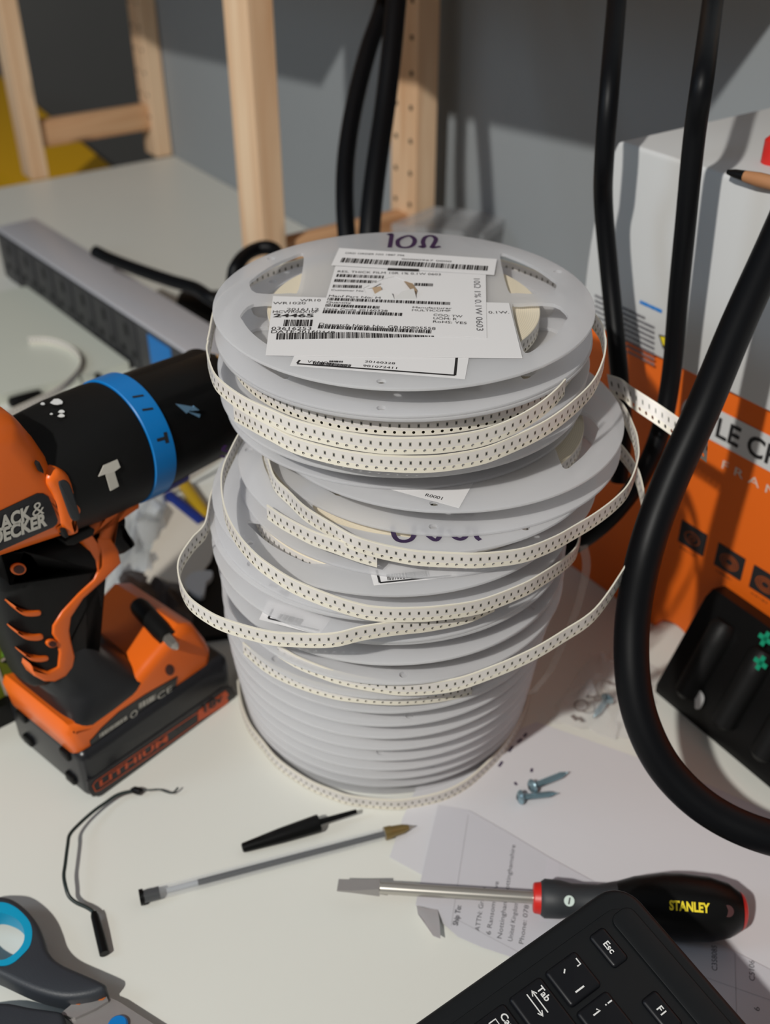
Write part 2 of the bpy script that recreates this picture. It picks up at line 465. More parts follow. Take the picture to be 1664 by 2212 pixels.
# ================================================================ the setting
bm = NB()
for p in [0]:
    q = [uv(-1.0, 1.56), uv(-1.0, -1.3), uv(0.687, -1.3), uv(0.687, 1.56)]
    lo = [bm.verts.new(v + Vector((0, 0, -0.03))) for v in q]; hi = [bm.verts.new(v) for v in q]
    bm.faces.new(hi); bm.faces.new(lo[::-1])
    for k in range(4): bm.faces.new((lo[k], lo[(k + 1) % 4], hi[(k + 1) % 4], hi[k]))
bmesh.ops.recalc_face_normals(bm, faces=bm.faces[:])
desk = single('desk', bm, white_desk, 'large white laminate desk that everything stands on', 'desk')
RZ = atan2(UW.y, UW.x)
F0 = frame((0, 0, 0), UW, VW, (0, 0, 1))
bm = NB(); bx(bm, (0.688, -1.6, -0.75), (0.80, 1.60, 1.7), F0); struct('wall_back', bm, wallm)
bm = NB(); bx(bm, (-1.2, 2.7, -0.75), (3.0, 2.8, 1.7), F0); struct('wall_left', bm, wall2m)
bm = NB(); bx(bm, (-2.5, -2.0, -0.80), (3.0, 2.8, -0.75), F0); struct('floor', bm, floorm)

# ---------------------------------------------------------------- wooden shelf frames
pine_u = M_wood('pine_rail', (222, 180, 138), (192, 140, 98), 0)
HOLE = [None]
def side_frame(label, uf, ub, v0, zbar, hbar):
    t = thing('shelf_side_frame', label, 'shelf frame', uv(uf, v0, 0), RZ, 'pine side frames of the shelf unit')
    D, Wd = 0.026, 0.043
    bm = NB(); bx(bm, (0, 0, 0), (D, Wd, 1.15), bev=0.0012); put('front_post', bm, pine, t, False, 12)
    x1 = ub - uf
    bm = NB(); bx(bm, (x1 - D, 0, 0), (x1, Wd, 1.15), bev=0.0012)
    bp = put('back_post', bm, pine, t, False, 12)
    for z in [0.06 + 0.032 * k for k in range(17)]:
        for y in (0.009, 0.034):
            if HOLE[0] is None:
                bm = NB(); lathe(bm, [(0, 0.0026), (0.0004, 0.0026)], I4, 12); hh = put('peg_hole', bm, holem, bp, False); HOLE[0] = hh.data
            else:
                hh = bpy.data.objects.new('peg_hole', HOLE[0]); COL.objects.link(hh); hh.parent = bp
            hh.location = (x1 - D - 0.0003, y, z)
    bm = NB(); bx(bm, (D, 0.012, zbar), (x1 - D, 0.032, zbar + hbar), bev=0.002); put('crossbar', bm, pine_u, t, False)
    return t
vR = atu(548, 240, 0.455).dot(VW)
vL = atu(110, 401, 0.486).dot(VW)
zR = atv(815, 470, vR + 0.02).z
side_frame('pine side frame with drilled back post behind the reel stack', 0.455, 0.660, vR, zR - 0.04, 0.04)
zt, zb = atv(200, 246, vL + 0.012).z, atv(200, 302, vL + 0.012).z
ubL = atv(388, 365, vL).dot(UW)
side_frame('pine side frame at the far left end of the desk', 0.46, min(0.686, ubL), vL, zb, zt - zb)
# upper shelf: throws the slanted shade on the wall
zs = 0.41
def shade(px, py):
    w = atu(px, py, 0.688); k = (zs - w.z) / (LAMP.z - w.z); return w + (LAMP - w) * k
a, b = shade(360, 112), shade(1330, 332)
d = (b - a).normalized(); a2 = a - d * 0.28; b2 = b + d * 0.05
def edge_pt(v): return a + (b - a) * ((v - a.dot(VW)) / (b.dot(VW) - a.dot(VW)))
def shelf_board(v1, v2, label):
    bm = NB(); P = [edge_pt(v1), edge_pt(v2), uv(0.66, v2), uv(0.66, v1)]
    sheet(bm, [Vector((p.x, p.y, zs)) for p in P], 0.018, (0, 0, 1))
    return single('shelf_board', bm, pine_u, label, 'shelf', 'shelf boards above the desk')
shelf_board(vR + 0.046, vL - 0.003, 'pine shelf board fixed high between the two side frames, shading the wall')
shelf_board(b2.dot(VW), vR - 0.003, 'pine shelf board high to the right of the drilled side frame')
bm = NB(); bx(bm, (0.585, -0.60, 0.42), (0.672, b2.dot(VW) - 0.06, 0.438), F0)  # unseen board, added only to keep light off the wall here
single('shade_board', bm, pine_u, 'unseen narrow board added to shade the wall above the white box', 'shelf')
#print('SHELF', a.dot(UW), b.dot(UW), a.dot(VW), b.dot(VW), 'vR', vR, 'vL', vL, 'zR', zR, 'bar', zb, zt, ubL)

# ---------------------------------------------------------------- yellow crate beyond the desk's left end
zy = -0.06
ya, yb = at(72, 223, zy), at(250, 368, zy)
dy_ = (yb - ya).normalized(); yb2 = yb + dy_ * 0.10; ya2 = ya - dy_ * 0.30
l1, l2 = at(0, 372, zy), at(50, 404, zy)
dl = (l2 - l1).normalized(); l22 = l2 + dl * 0.0; l12 = l1 - dl * 0.75
bm = NB(); sheet(bm, [ya2, yb2, l22, l12], -0.5, (0, 0, 1))
single('storage_crate', bm, yellowp, 'bright yellow crate standing beyond the left end of the desk', 'crate')

# ---------------------------------------------------------------- flat white slab under the curled tape
q = [at(-60, 660), at(62, 636), at(281, 801), at(155, 837), at(-160, 915)]
bm = NB(); sheet(bm, q, 0.010, (0, 0, 1))
single('panel_offcut', bm, M('pale_green_white', (205, 208, 196), 0.4), 'flat pale panel lying on the desk under the curled tape', 'panel')

# ---------------------------------------------------------------- aluminium power strip
A = at(0, 590); B = at(300, 805)
ex = (B - A).normalized(); ey = Vector((0, 0, 1)); ez = ex.cross(ey)         # ez faces the viewer side
if ez.dot(C0 - A) < 0: ez = -ez
hgt = (atp(0, 490, A, ez).z + atp(300, 705, A, ez).z) / 2
far = at(75, 470, hgt); dep = -(far - A).dot(ez); x_end = (far - A).dot(ex)
#print('STRIP h', hgt, 'depth', dep, 'x_end', x_end, 'len', (B - A).length)
x1 = (atp(440, 800, Vector((A.x, A.y, hgt)), Vector((0, 0, 1))) - A).dot(ex) + 0.07
ps = thing('power_strip', 'long aluminium power strip with dark sockets lying diagonally across the desk', 'power strip', A)
FS = frame(A, ex, ey, ez)
bm = NB(); bx(bm, (x_end, 0, -dep), (x1, hgt, -0.001), FS, 0.0015)
put('housing', bm, alu, ps)
bm = NB(); bx(bm, (x_end + 0.004, 0.003, -0.001), (x1 - 0.004, hgt - 0.003, 0.0006), FS, 0.0006)
fac = put('socket_face', bm, M('dark_grey_plastic', (58, 58, 60), 0.45), ps)
for s in range(7):
    xs = x_end + 0.035 + s * 0.046
    bm = NB(); bx(bm, (xs - 0.0195, 0.0035, 0.0006), (xs + 0.0195, hgt - 0.004, 0.0016), FS, 0.001)
    so = put('socket', bm, M('socket_grey', (50, 50, 52), 0.5), ps)
    bm = NB()
    bx(bm, (xs - 0.0035, hgt * 0.62, 0.0015), (xs + 0.0035, hgt * 0.82, 0.0019), FS)
    for q_ in (-1, 1): bx(bm, (xs + q_ * 0.011 - 0.004, hgt * 0.28, 0.0015), (xs + q_ * 0.011 + 0.004, hgt * 0.40, 0.0019), FS)
    put('pin_holes', bm, M('deep_black', (8, 8, 8), 0.8), so)
xl = (atp(345, 760, A, ez) - A).dot(ex)
bm = NB(); bx(bm, (xl - 0.018, 0.004, 0.0006), (xl + 0.024, hgt - 0.006, 0.0014), FS)
put('sticker', bm, bluep, ps, label='blue sticker')
bm = NB(); pts = [atd(205, 543, 1.06), atd(240, 560, 1.05), atd(300, 583, 1.02), atd(370, 607, 0.99), atd(420, 622, 0.97), atd(452, 642, 0.95), atd(480, 660, 0.95)]
pts = [Vector((p.x, p.y, max(p.z, 0.007))) for p in pts]
tube(bm, smooth(pts, 6), 0.0062, 10); put('power_cord', bm, cable, ps)
bm = NB(); pb = at(436, 668, 0.02); box(bm, frame(pb, ex, ey, ez) @ Matrix.Rotation(0.9, 4, 'Y'), (0.05, 0.035, 0.03), 0.006)
put('plug', bm, blk, ps)

# looped black cable end behind the top reel
bm = NB()
pts = [at(492, 800, 0.0065), atd(497, 690, 0.862), atd(505, 600, 0.86), atd(512, 575, 0.86), atd(530, 552, 0.87), atd(556, 538, 0.88), atd(580, 535, 0.88), atd(597, 545, 0.88), atd(605, 575, 0.87), atd(607, 630, 0.865), atd(610, 710, 0.868), at(614, 790, 0.0065)]
tube(bm, smooth(pts, 6), 0.006, 10)
single('cable_loop', bm, cable, 'black cable bent in a hoop behind the left rim of the top reel', 'cable')
# pale gold component lead
bm = NB(); tube(bm, smooth([atd(419, 757, 0.86), atd(433, 763, 0.86), atd(446, 764, 0.86), atd(475, 772, 0.86), atd(500, 790, 0.86)], 5), 0.0012, 6)
single('component_lead', bm, gold, 'thin gold coloured wire lead lying on the end of the aluminium power strip', 'wire')

# ---------------------------------------------------------------- clear plastic box at the back
bt = thing('clear_box', 'see-through plastic box in front of the drilled wooden post', 'box', uv(0.52, 0.70, 0), RZ)
zc = 0.115
c1, c2, c3 = at(860, 492, zc), at(940, 460, zc), at(1098, 478, zc)
bt.location = (c1.x, c1.y, 0); bt.rotation_euler = (0, 0, 0)
bm = NB(); sheet(bm, [at(850, 500, zc), at(938, 466, zc), at(1098, 483, zc), at(1040, 522, zc)], -zc, (0, 0, 1)); put('body', bm, boxclear, bt)
bm = NB(); sheet(bm, [at(846, 500, zc), at(936, 462, zc), at(1104, 480, zc), at(1044, 524, zc)], 0.008, (0, 0, 1)); put('lid', bm, boxclear, bt)
bm = NB(); c = at(1106, 520, 0.05); box(bm, frame(c, UW, VW), (0.03, 0.02, 0.10), 0.004)
single('black_adapter', bm, blk, 'small black block standing beside the see-through box at the wall', 'adapter')

# ---------------------------------------------------------------- hanging cables
def hang(label, pts, r):
    pts = [(x_, y_, min(d_, (atu(x_, y_, 0.466) - C0).dot(FW) - 0.050) if 1290 < x_ < 1560 and 150 < y_ < 1060 and r < 0.008 and d_ < 0.7 else d_) for x_, y_, d_ in pts]
    bm = NB(); tube(bm, smooth([atd(*p) for p in pts], 8), r, 16)
    single('power_cable', bm, cable, label, 'cable', 'thick black cables hanging over the desk')
hang('leftmost of the two black cables hanging behind the top reel', [(866, -160, 0.84), (830, 5, 0.83), (795, 110, 0.82), (765, 230, 0.81), (748, 340, 0.80), (745, 440, 0.79), (752, 540, 0.785), (765, 640, 0.785), (790, 760, 0.79)], 0.0070)
hang('black cable hanging behind the top reel, nearer the drilled post', [(872, -160, 0.80), (856, 5, 0.79), (846, 110, 0.785), (832, 230, 0.78), (812, 370, 0.77), (800, 480, 0.765), (796, 580, 0.765), (800, 690, 0.765)], 0.0080)
hang('black cable hanging straight down over the left edge of the white box', [(1342, -150, 0.575), (1333, 0, 0.57), (1318, 180, 0.565), (1306, 340, 0.56), (1304, 440, 0.60), (1316, 580, 0.60), (1328, 700, 0.60), (1340, 830, 0.60), (1346, 930, 0.61), (1338, 1040, 0.62)], 0.0053)
hang('black cable crossing the middle of the white box and curving in behind the reels', [(1560, -150, 0.54), (1541, 0, 0.535), (1520, 160, 0.53), (1500, 300, 0.61), (1482, 480, 0.60), (1466, 640, 0.59), (1452, 800, 0.59), (1430, 920, 0.59), (1390, 1020, 0.595), (1330, 1105, 0.60), (1260, 1165, 0.61), (1170, 1215, 0.63)], 0.0054)
hang('thickest black cable sweeping in a big curve at the right edge', [(1850, 130, 0.52), (1760, 330, 0.515), (1672, 530, 0.51), (1595, 700, 0.505), (1520, 880, 0.50), (1448, 1040, 0.50), (1398, 1180, 0.50), (1368, 1330, 0.505), (1368, 1470, 0.505), (1395, 1580, 0.505), (1450, 1675, 0.505), (1540, 1755, 0.503), (1660, 1808, 0.50), (1800, 1830, 0.5), (1960, 1830, 0.51), (2150, 1790, 0.53), (2400, 1700, 0.58)], 0.0085)

# ---------------------------------------------------------------- orange box and white box
v_l = atu(1250, 604, 0.47).dot(VW); zo = 0.195
ob = thing('orange_box', 'large orange printed carton standing on the desk under the white box', 'box', uv(0.47, v_l, 0), RZ)
# local: x = depth, y = along the wall (left positive)
bm = NB()
cut = [( -0.118 + 0.018 * cos(a_), 0.016 * sin(a_)) for a_ in [pi * k / 10 for k in range(11)]]
cy = atu(1462, 1342, 0.47).dot(VW) - v_l
cut = [(cy + 0.017 * cos(pi * k / 10), 0.013 * sin(pi * k / 10)) for k in range(11)]
poly = [(0, 0), (0, zo), (-0.42, zo), (-0.42, 0)] + cut[::-1]
poly = [(0, 0), (0, zo), (-0.42, zo), (-0.42, 0), *sorted(cut, key=lambda p: p[0])]
MX = Matrix(((0, 0, 1, 0), (1, 0, 0, 0), (0, 1, 0, 0), (0, 0, 0, 1)))
prism(bm, poly, 0.0, 0.175, MX, 0.0012); carton = put('carton', bm, orange_card, ob, False, 30)
def fp(px, py, u=0.47): return atu(px, py, u)
nF = -UW; exF = -VW; eyF = Vector((0, 0, 1))
def fl(px, py): p = fp(px, py); return ((p - fp(1400, 1000)).dot(exF), p.z)
def F3(s, z, lift=0.0004): o = fp(1400, 1000); return Vector((o.x, o.y, 0)) + exF * s + Vector((0, 0, z)) + nF * lift
FB = frame(F3(0, 0, 0), exF, eyF, nF)
# white pill label with lettering
s0, zA = fl(1470, 905); s1, zB = fl(1540, 968); _, zT = fl(1560, 890)
zm0 = fl(1540, 915)[1]; hh = 0.0105
bm = NB(); prism(bm, rrect(s0, zm0 - hh, s0 + 0.30, zm0 + hh, hh * 0.98, 8), 0.0001, 0.0004, FB); lab = put('brand_label', bm, white_card, ob)
bm = NB(); prism(bm, circle(s0 + 0.012, zm0, 0.0072, 28), 0.0004, 0.0006, FB); put('emblem', bm, ink, lab)
bm = NB(); sL = fl(1549, 932)[0]; text(bm, 'LE CR', F3(sL, zm0 - 0.0062, 0.0006), exF, eyF, 0.0124, None, nF, 0.0001, 0, 0.02); put('lettering', bm, ink, lab)
bm = NB(); sF, zF = fl(1560, 1010); text(bm, 'F R A N C E', F3(sF, zF, 0.0002), exF, eyF, 0.0055, 0.062, nF); put('lettering', bm, pale_edge, ob)
# three small dark pictures of coiled cable
for i, (px, py) in enumerate(((1497, 1162), (1577, 1213), (1655, 1262))):
    s, z = fl(px, py)
    bm = NB(); prism(bm, rrect(s - 0.0105, z - 0.0085, s + 0.0105, z + 0.0085, 0.0006), 0.0001, 0.0004, FB); pc = put('picture', bm, ink, ob)
    bm = NB()
    for rr in ((0.0068, 0.0050, 0.0032) if i else (0.0058, 0.0022)):
        ring = [F3(s + rr * cos(2 * pi * k / 24), z - 0.0004 + rr * 0.72 * sin(2 * pi * k / 24), 0.0004) for k in range(25)]
        stroke(bm, ring, 0.0008, nF, 0.0001, 0, 1)
    put('coil_drawing', bm, M('burnt_orange', (150, 70, 20), 0.6), pc)
    bm = NB(); bars(bm, F3(s - 0.008, z - 0.0125, 0.0002), exF, eyF, 0.013, 0.0014, 9, seed=i); put('caption', bm, M('burnt_orange', (150, 70, 20), 0.6), ob)

vw = atu(1273, 628, 0.47).dot(VW); zw = 0.312
wb = thing('white_box', 'plain white carton stacked on the orange box', 'box', uv(0.466, vw, zo), RZ)
bm = NB()
MXW = Matrix(((0, 0, 1, 0), (1, 0, 0, 0), (0, 1, 0, 0), (0, 0, 0, 1)))
wpoly = smooth([(0.0, 0.0), (0.001, 0.03), (0.000, 0.06), (-0.004, 0.09), (-0.010, 0.110), (-0.0125, 0.1155)], 3) + [Vector((-0.016, 0.1170)), Vector((-0.40, 0.1170)), Vector((-0.40, 0.0))]
prism(bm, [(p[0], p[1]) for p in wpoly], 0.0, 0.20, MXW, 0.002); put('carton', bm, white_card, wb, False, 30)
oW = fp(1400, 1000, 0.466)
def W3(px, py, l=0.0003): p = atu(px, py, 0.466); return p + nF * l
bm = NB()
for i in range(9):
    pa = W3(1338, 664 + i * 11); hh_ = 0.0017
    bars(bm, pa, exF, eyF, 0.030 if i else 0.022, hh_, 22, seed=40 + i, fill=0.8)
for i in range(6):
    bars(bm, W3(1286, 640 + i * 11), exF, eyF, 0.009, 0.0015, 7, seed=60 + i, fill=0.8)
put('small_print', bm, greyink, wb)
bm = NB(); p0 = W3(1383, 655); bars(bm, p0, exF, eyF, 0.018, 0.0022, 8, seed=3, fill=0.9); put('heading', bm, M('blue_ink', (40, 130, 210), 0.5), wb, label='blue heading')
bm = NB(); q = [W3(1424, 722), W3(1448, 728), W3(1434, 754)]; sheet(bm, q, 0.0002, nF); tri = put('warning_triangle', bm, ink, wb)
bm = NB(); q = [W3(1428, 726, 0.0005), W3(1445, 730, 0.0005), W3(1435, 747, 0.0005)]; sheet(bm, q, 0.0001, nF); put('yellow_field', bm, yellow_ink, tri)

zt_ = zo + 0.117
pl = thing('pencil', 'wooden carpenter pencil with black tip lying on the white box', 'pencil', at(1580, 372, zt_ + 0.004))
t0, t1 = at(1572, 371, zt_ + 0.0038), at(1680, 398, zt_ + 0.0038)
dx_ = (t1 - t0).normalized(); mp = frame(t0, dx_, Vector((0, 0, 1)).cross(dx_), (0, 0, 1))
bm = NB(); lathe(bm, [(0.010, 0.0028), (0.018, 0.0036), (0.10, 0.0036)], mp, 10); put('shaft', bm, kraft, pl)
bm = NB(); lathe(bm, [(0.0, 0.0012), (0.004, 0.0022), (0.010, 0.0028)], mp, 10); put('tip', bm, blk, pl)
bm = NB(); c = at(1672, 352, zt_); lathe(bm, [(0, 0.007), (0.012, 0.007), (0.014, 0.005)], Matrix.Translation(c) @ Matrix.Rotation(-pi / 2, 4, 'Y'), 20)
single('red_cap', bm, redp, 'small red cap standing on top of the white box at the right edge', 'cap')

# ================================================================ the stack of reels
R = 0.089; NP = 20; S_ALL = 0.2832; PR = S_ALL / NP
RC = [(0.0087, 0.4604), (0.0091, 0.4603), (0.0086, 0.4592), (0.0087, 0.4717), (0.0285, 0.4560), (0.0164, 0.4446), (0.004, 0.4342), (0.0014, 0.4345), (0.003, 0.4353), (0.0042, 0.4374), (0.0022, 0.4423), (0.001, 0.447), (0.0005, 0.4519), (0.0003, 0.457), (0.0003, 0.4622), (0.0003, 0.4678), (0.0003, 0.4736), (0.0003, 0.4798), (0.0003, 0.4863), (0.0003, 0.4933)]
ROT = [0, 92, 30, 55, 2, 40, 75, 20, 60, 10, 85, 33, 15, 70, 48, 5, 62, 25, 80, 44]
TH = 0.0016
def ztop(k): return S_ALL - k * PR
def window(sx, sy):
    """rounded cut-out between spoke, hub area and rim"""
    xi, yo, ro = 0.050, 0.0062, 0.0765
    pts = [(xi, yo + 0.004)]
    a0, a1 = math.asin((yo + 0.001) / ro) + 0.05, math.acos(xi / ro) - 0.03
    pts += [(xi + 0.004, yo), (ro * cos(a0) - 0.006, yo)]
    pts += [(ro * cos(a0 + (a1 - a0) * k / 8), ro * sin(a0 + (a1 - a0) * k / 8) + 0.001) for k in range(1, 9)]
    pts += [(xi, ro * sin(a1) - 0.006)]
    q = smooth([(p[0], p[1], 0) for p in pts], 3, True)
    return [(p.x * sx, p.y * sy) for p in q]
def flange_bm():
    bm = NB()
    holes = [window(sx, sy) for sx in (1, -1) for sy in (1, -1)] + [circle(0, 0, 0.0066, 24)]
    holes += [circle(0.0835 * cos(a), 0.0835 * sin(a), 0.0021, 14, 0.0021) for a in (radians(-97), radians(23), radians(143))]
    prism(bm, circle(0, 0, R, 160), 0.0, TH, I4, 0.0005, 0, 2, holes)
    return bm
fl_top = fl_bot = None
def hub_bm():
    bm = NB(); prism(bm, circle(0, 0, 0.030, 64), TH, PR - TH - 0.0002, I4, 0, 0, 3, [circle(0, 0, 0.0066, 24)]); return bm
def roll_bm(r):
    bm = NB(); prism(bm, circle(0, 0, r, 128), TH + 0.0009, TH + 0.0089, I4, 0.0002, 0, 1, [circle(0, 0, 0.0305, 64)])
    bm.loops.layers.uv.new('UVMap'); return bm
def roll_uv(o, r):
    """outermost turn shows the tape pattern"""
    me = o.data; uvl = me.uv_layers['UVMap']; n = round(2 * pi * r / 0.004)
    for p in me.polygons:
        nz = p.normal.z; c = p.center
        if abs(nz) < 0.5 and hypot(c.x, c.y) > r * 0.97:
            p.material_index = 1
            ac = atan2(c.y, c.x)
            for li in p.loop_indices:
                v = me.vertices[me.loops[li].vertex_index].co; a = atan2(v.y, v.x)
                if a - ac > pi: a -= 2 * pi
                if ac - a > pi: a += 2 * pi
                uvl.data[li].uv = (a / (2 * pi) * n, (v.z - TH - 0.0009) / 0.008)
POS = ['topmost white reel, marked 10 ohm in marker and covered in paper labels', 'white reel right under the topmost labelled one', 'third white reel down, ringed by two loose turns of tape',
       'white reel just under the two loose turns of tape', 'white reel that sticks out furthest to the right, with a label reading R0001', 'white reel with purple marker figures half hidden on its front rim',
       'white reel with a black framed barcode label at its front', 'white reel with faint purple marks on its left front rim', 'white reel with a barcode label peeping out at its left front',
       'white reel just above the wide tape loop that swings out to the left', 'white reel with a blurred label seen through its milky flange', 'white reel whose long loose tape swings out far to the right',
       'white reel with a short loose tape end just under the long one', 'sixth white reel up from the desk counting the seventh as next', '', '', '', '', '', '']
low = ['seventh', 'sixth', 'fifth', 'fourth', 'third', 'second']
for i in range(13, 19): POS[i] = '%s white reel up from the desk in the lower part of the stack' % low[i - 13]
POS[19] = 'bottom white reel of the stack, standing on the desk inside a tape ring'
rolls = [0.064, 0.083, 0.072, 0.075, 0.070, 0.078, 0.070, 0.074, 0.066, 0.078, 0.070, 0.075, 0.078, 0.07, 0.08, 0.072, 0.078, 0.07, 0.075, 0.08]
# the second turn of tape on the two upper reels lies further out
REELS = []; RCACHE = {}
mesh_f = mesh_h = None
for k in range(NP):
    x, y = RC[k]; z = S_ALL - (k + 1) * PR
    t = thing('component_reel', POS[k], 'tape reel', (x, y, z), radians(ROT[k]), 'stacked white component reels')
    if mesh_f is None:
        o = put('flange', flange_bm(), reelm, t, False, 30); mesh_f = o.data; o.location = (0, 0, 0)
        h = put('hub', hub_bm(), hubm, t, False, 30); mesh_h = h.data
    else:
        o = bpy.data.objects.new('flange', mesh_f); COL.objects.link(o); o.parent = t
        h = bpy.data.objects.new('hub', mesh_h); COL.objects.link(h); h.parent = t
    o2 = bpy.data.objects.new('flange', mesh_f); COL.objects.link(o2); o2.parent = t; o2.location = (0, 0, PR - TH - 0.0002)
    r = rolls[k]
    if r not in RCACHE:
        w = put('wound_tape', roll_bm(r), [rollm, tapem], t, False, 30); roll_uv(w, r); RCACHE[r] = w.data
    else:
        w = bpy.data.objects.new('wound_tape', RCACHE[r]); COL.objects.link(w); w.parent = t
    REELS.append(t)
ZUP = Vector((0, 0, 1)); DN = Vector((0, 0, -1))
def ftop(k): return ztop(k) - 0.0002

# ---- loose turns of tape: upper edge followed on an upright cylinder round the reel's axis
def turns(k, spec, width=0.008, thick=0.0007, n=6, name='loose_tape', dz=0.0):
    """spec: list of ('p', px, py, r) points seen in front, ('a', degrees, z, r) points round the back"""
    cx, cy = RC[k]; pts = []
    for s in spec:
        if s[0] == 'p': pts.append(atc(s[1], s[2], cx, cy, s[3]) + Vector((0, 0, dz)))
        elif s[0] == 'z':
            p = at(s[1], s[2], s[3])
            if len(s) > 4:
                v = Vector((p.x - cx, p.y - cy)); v *= max(1, s[4] / v.length); p.x, p.y = cx + v.x, cy + v.y
            pts.append(p)
        else: pts.append(Vector((cx + s[3] * cos(radians(s[1])), cy + s[3] * sin(radians(s[1])), s[2])))
    P = smooth(pts, n); bm = NB(); ribbon(bm, P, DN, width, thick)
    return put(name, bm, tapem, REELS[k])
r = 0.0965
t_front = [('z', 463, 722, .2735, .0915), ('z', 450, 737, .273, .0925), ('z', 447, 757, .2725, .0935), ('z', 460, 800, .271), ('z', 483, 826, .27), ('p', 528, 857, r), ('p', 583, 882, r), ('p', 637, 905, r), ('p', 718, 926, r), ('p', 783, 938, r), ('p', 840, 944, r), ('p', 900, 944, r), ('p', 960, 941, r), ('p', 1040, 928, r), ('p', 1106, 904, r), ('p', 1160, 874, .0955), ('p', 1200, 842, .0945), ('p', 1222, 818, .092)]
t2 = [('p', 505, 875, .0945), ('p', 547, 898, .096), ('p', 583, 917, r), ('p', 637, 944, r), ('p', 720, 967, r), ('p', 783, 978, r), ('p', 840, 983, r), ('p', 900, 985, r), ('p', 960, 982, r), ('p', 1040, 968, r), ('p', 1100, 946, r), ('p', 1181, 907, r), ('p', 1242, 862, r), ('z', 1283, 820, .266), ('z', 1303, 777, .268), ('z', 1309, 746, .2695), ('z', 1307, 722, .2705), ('z', 1293, 687, .272, .0925)]
back = [('a', a, 0.2722 + 0.0013 * (a - 8) / 170, 0.0935) for a in (25, 45, 65, 85, 105, 125, 145, 165)]
turns(2, t2 + back + t_front)
# sixth reel: turn that crosses the purple figures
r = 0.0952
s3 = [('z', 573, 962, .2207, .0905), ('z', 579, 990, .2207), ('z', 593, 1029, .2207), ('z', 624, 1060, .2207), ('z', 660, 1094, .2207), ('z', 718, 1130, .2207), ('z', 760, 1154, .2203), ('z', 808, 1170, .2178), ('z', 856, 1181, .2160), ('z', 904, 1189, .2150), ('z', 977, 1193, .2145), ('z', 1040, 1194, .2140), ('z', 1128, 1184, .2130), ('z', 1195, 1160, .2122), ('z', 1241, 1135, .2118), ('z', 1286, 1108, .2119), ('z', 1331, 1074, .213), ('z', 1361, 1040, .2145), ('z', 1379, 990, .217), ('z', 1379, 956, .2185), ('z', 1370, 921, .22), ('a', 12, .2205, .0945), ('a', 32, .221, .093)]
cx5, cy5 = RC[4]
def turns5(spec, **kw): return turns(4, spec, **kw)
turns5(s3)
# wound end seen under it on the left
turns(5, [('p', 577, 1090, .0905), ('p', 610, 1112, .0905), ('p', 673, 1145, .0905), ('p', 718, 1161, .0905), ('p', 770, 1180, .0903), ('p', 815, 1193, .0900)])
# eighth reel: turn swinging round the left side
r = 0.0965
turns(7, [('z', 522, 925, .2190), ('z', 503, 960, .218), ('z', 483, 1005, .217), ('z', 478, 1045, .216), ('z', 486, 1098, .2145), ('z', 510, 1147, .213), ('z', 547, 1190, .2115), ('p', 583, 1219, r), ('p', 637, 1252, r), ('p', 718, 1285, r), ('p', 784, 1305, r), ('p', 832, 1311, r), ('p', 880, 1312, r), ('p', 952, 1308, r), ('p', 1040, 1294, r), ('p', 1128, 1261, r), ('p', 1173, 1236, r), ('p', 1218, 1206, r), ('p', 1245, 1180, r), ('p', 1268, 1150, r)])
# tenth reel: wide loop standing off to the left
turns(9, [('a', 165, .190, .0905), ('a', 180, .189, .0915), ('z', 443, 1128, .188, .0935), ('z', 416, 1160, .187), ('z', 392, 1195, .186), ('z', 384, 1222, .185), ('z', 389, 1254, .184), ('z', 407, 1287, .183), ('z', 443, 1315, .183), ('z', 488, 1337, .183), ('p', 574, 1361, .112), ('p', 637, 1367, .109), ('p', 718, 1367, .106), ('p', 784, 1352, .102), ('p', 856, 1341, .0985), ('p', 928, 1333, .0955), ('p', 1010, 1316, .0935), ('p', 1070, 1290, .092)])
# twelfth reel: long end that swings far out to the right, and its shorter neighbour
turns(11, [('a', 48, .204, .110), ('a', 26, .203, .116), ('a', 12, .200, .122), ('z', 1372, 1000, .198), ('z', 1388, 1045, .193), ('z', 1393, 1090, .188), ('z', 1383, 1140, .183), ('z', 1363, 1196, .177), ('z', 1342, 1237, .173), ('z', 1286, 1314, .166), ('z', 1218, 1361, .161), ('z', 1150, 1401, .156), ('p', 1060, 1440, .105), ('p', 976, 1467, .0995), ('p', 880, 1475, .096), ('p', 808, 1467, .0945), ('p', 736, 1452, .0935), ('p', 688, 1436, .093), ('p', 640, 1416, .092), ('p', 600, 1392, .0915)])
turns(12, [('p', 525, 1387, .0935), ('p', 574, 1427, .0935), ('p', 637, 1458, .0935), ('p', 718, 1483, .0937), ('p', 780, 1492, .0937), ('p', 832, 1496, .0937), ('p', 880, 1496, .0935), ('p', 950, 1490, .0925), ('p', 1020, 1476, .0915)])
# ring of tape standing on the desk round the bottom reel
bm = NB()
ring = [at(px, py, 0.0085) for px, py in ((515, 1432), (514, 1470), (520, 1515), (537, 1560), (565, 1598), (601, 1640), (664, 1683), (720, 1707), (760, 1719), (832, 1727), (880, 1726), (952, 1711), (1000, 1689), (1040, 1658), (1090, 1606), (1130, 1540), (1147, 1478), (1150, 1430))]
P = smooth(ring, 6); ribbon(bm, P, DN, 0.008, 0.0012); put('loose_tape', bm, tapem, REELS[19])
# clear cover film peeled from the tape, right of the stack
bm = NB(); P = smooth([atd(1252, 1180, .60), atd(1258, 1230, .60), atd(1240, 1310, .6), atd(1212, 1380, .6), atd(1180, 1450, .6), atd(1140, 1500, .61)], 6)
ribbon(bm, P, [Vector((1, 0.2, 0.1)).normalized()] * len(P), 0.005, 0.0001); put('cover_film', bm, coverm, REELS[9])
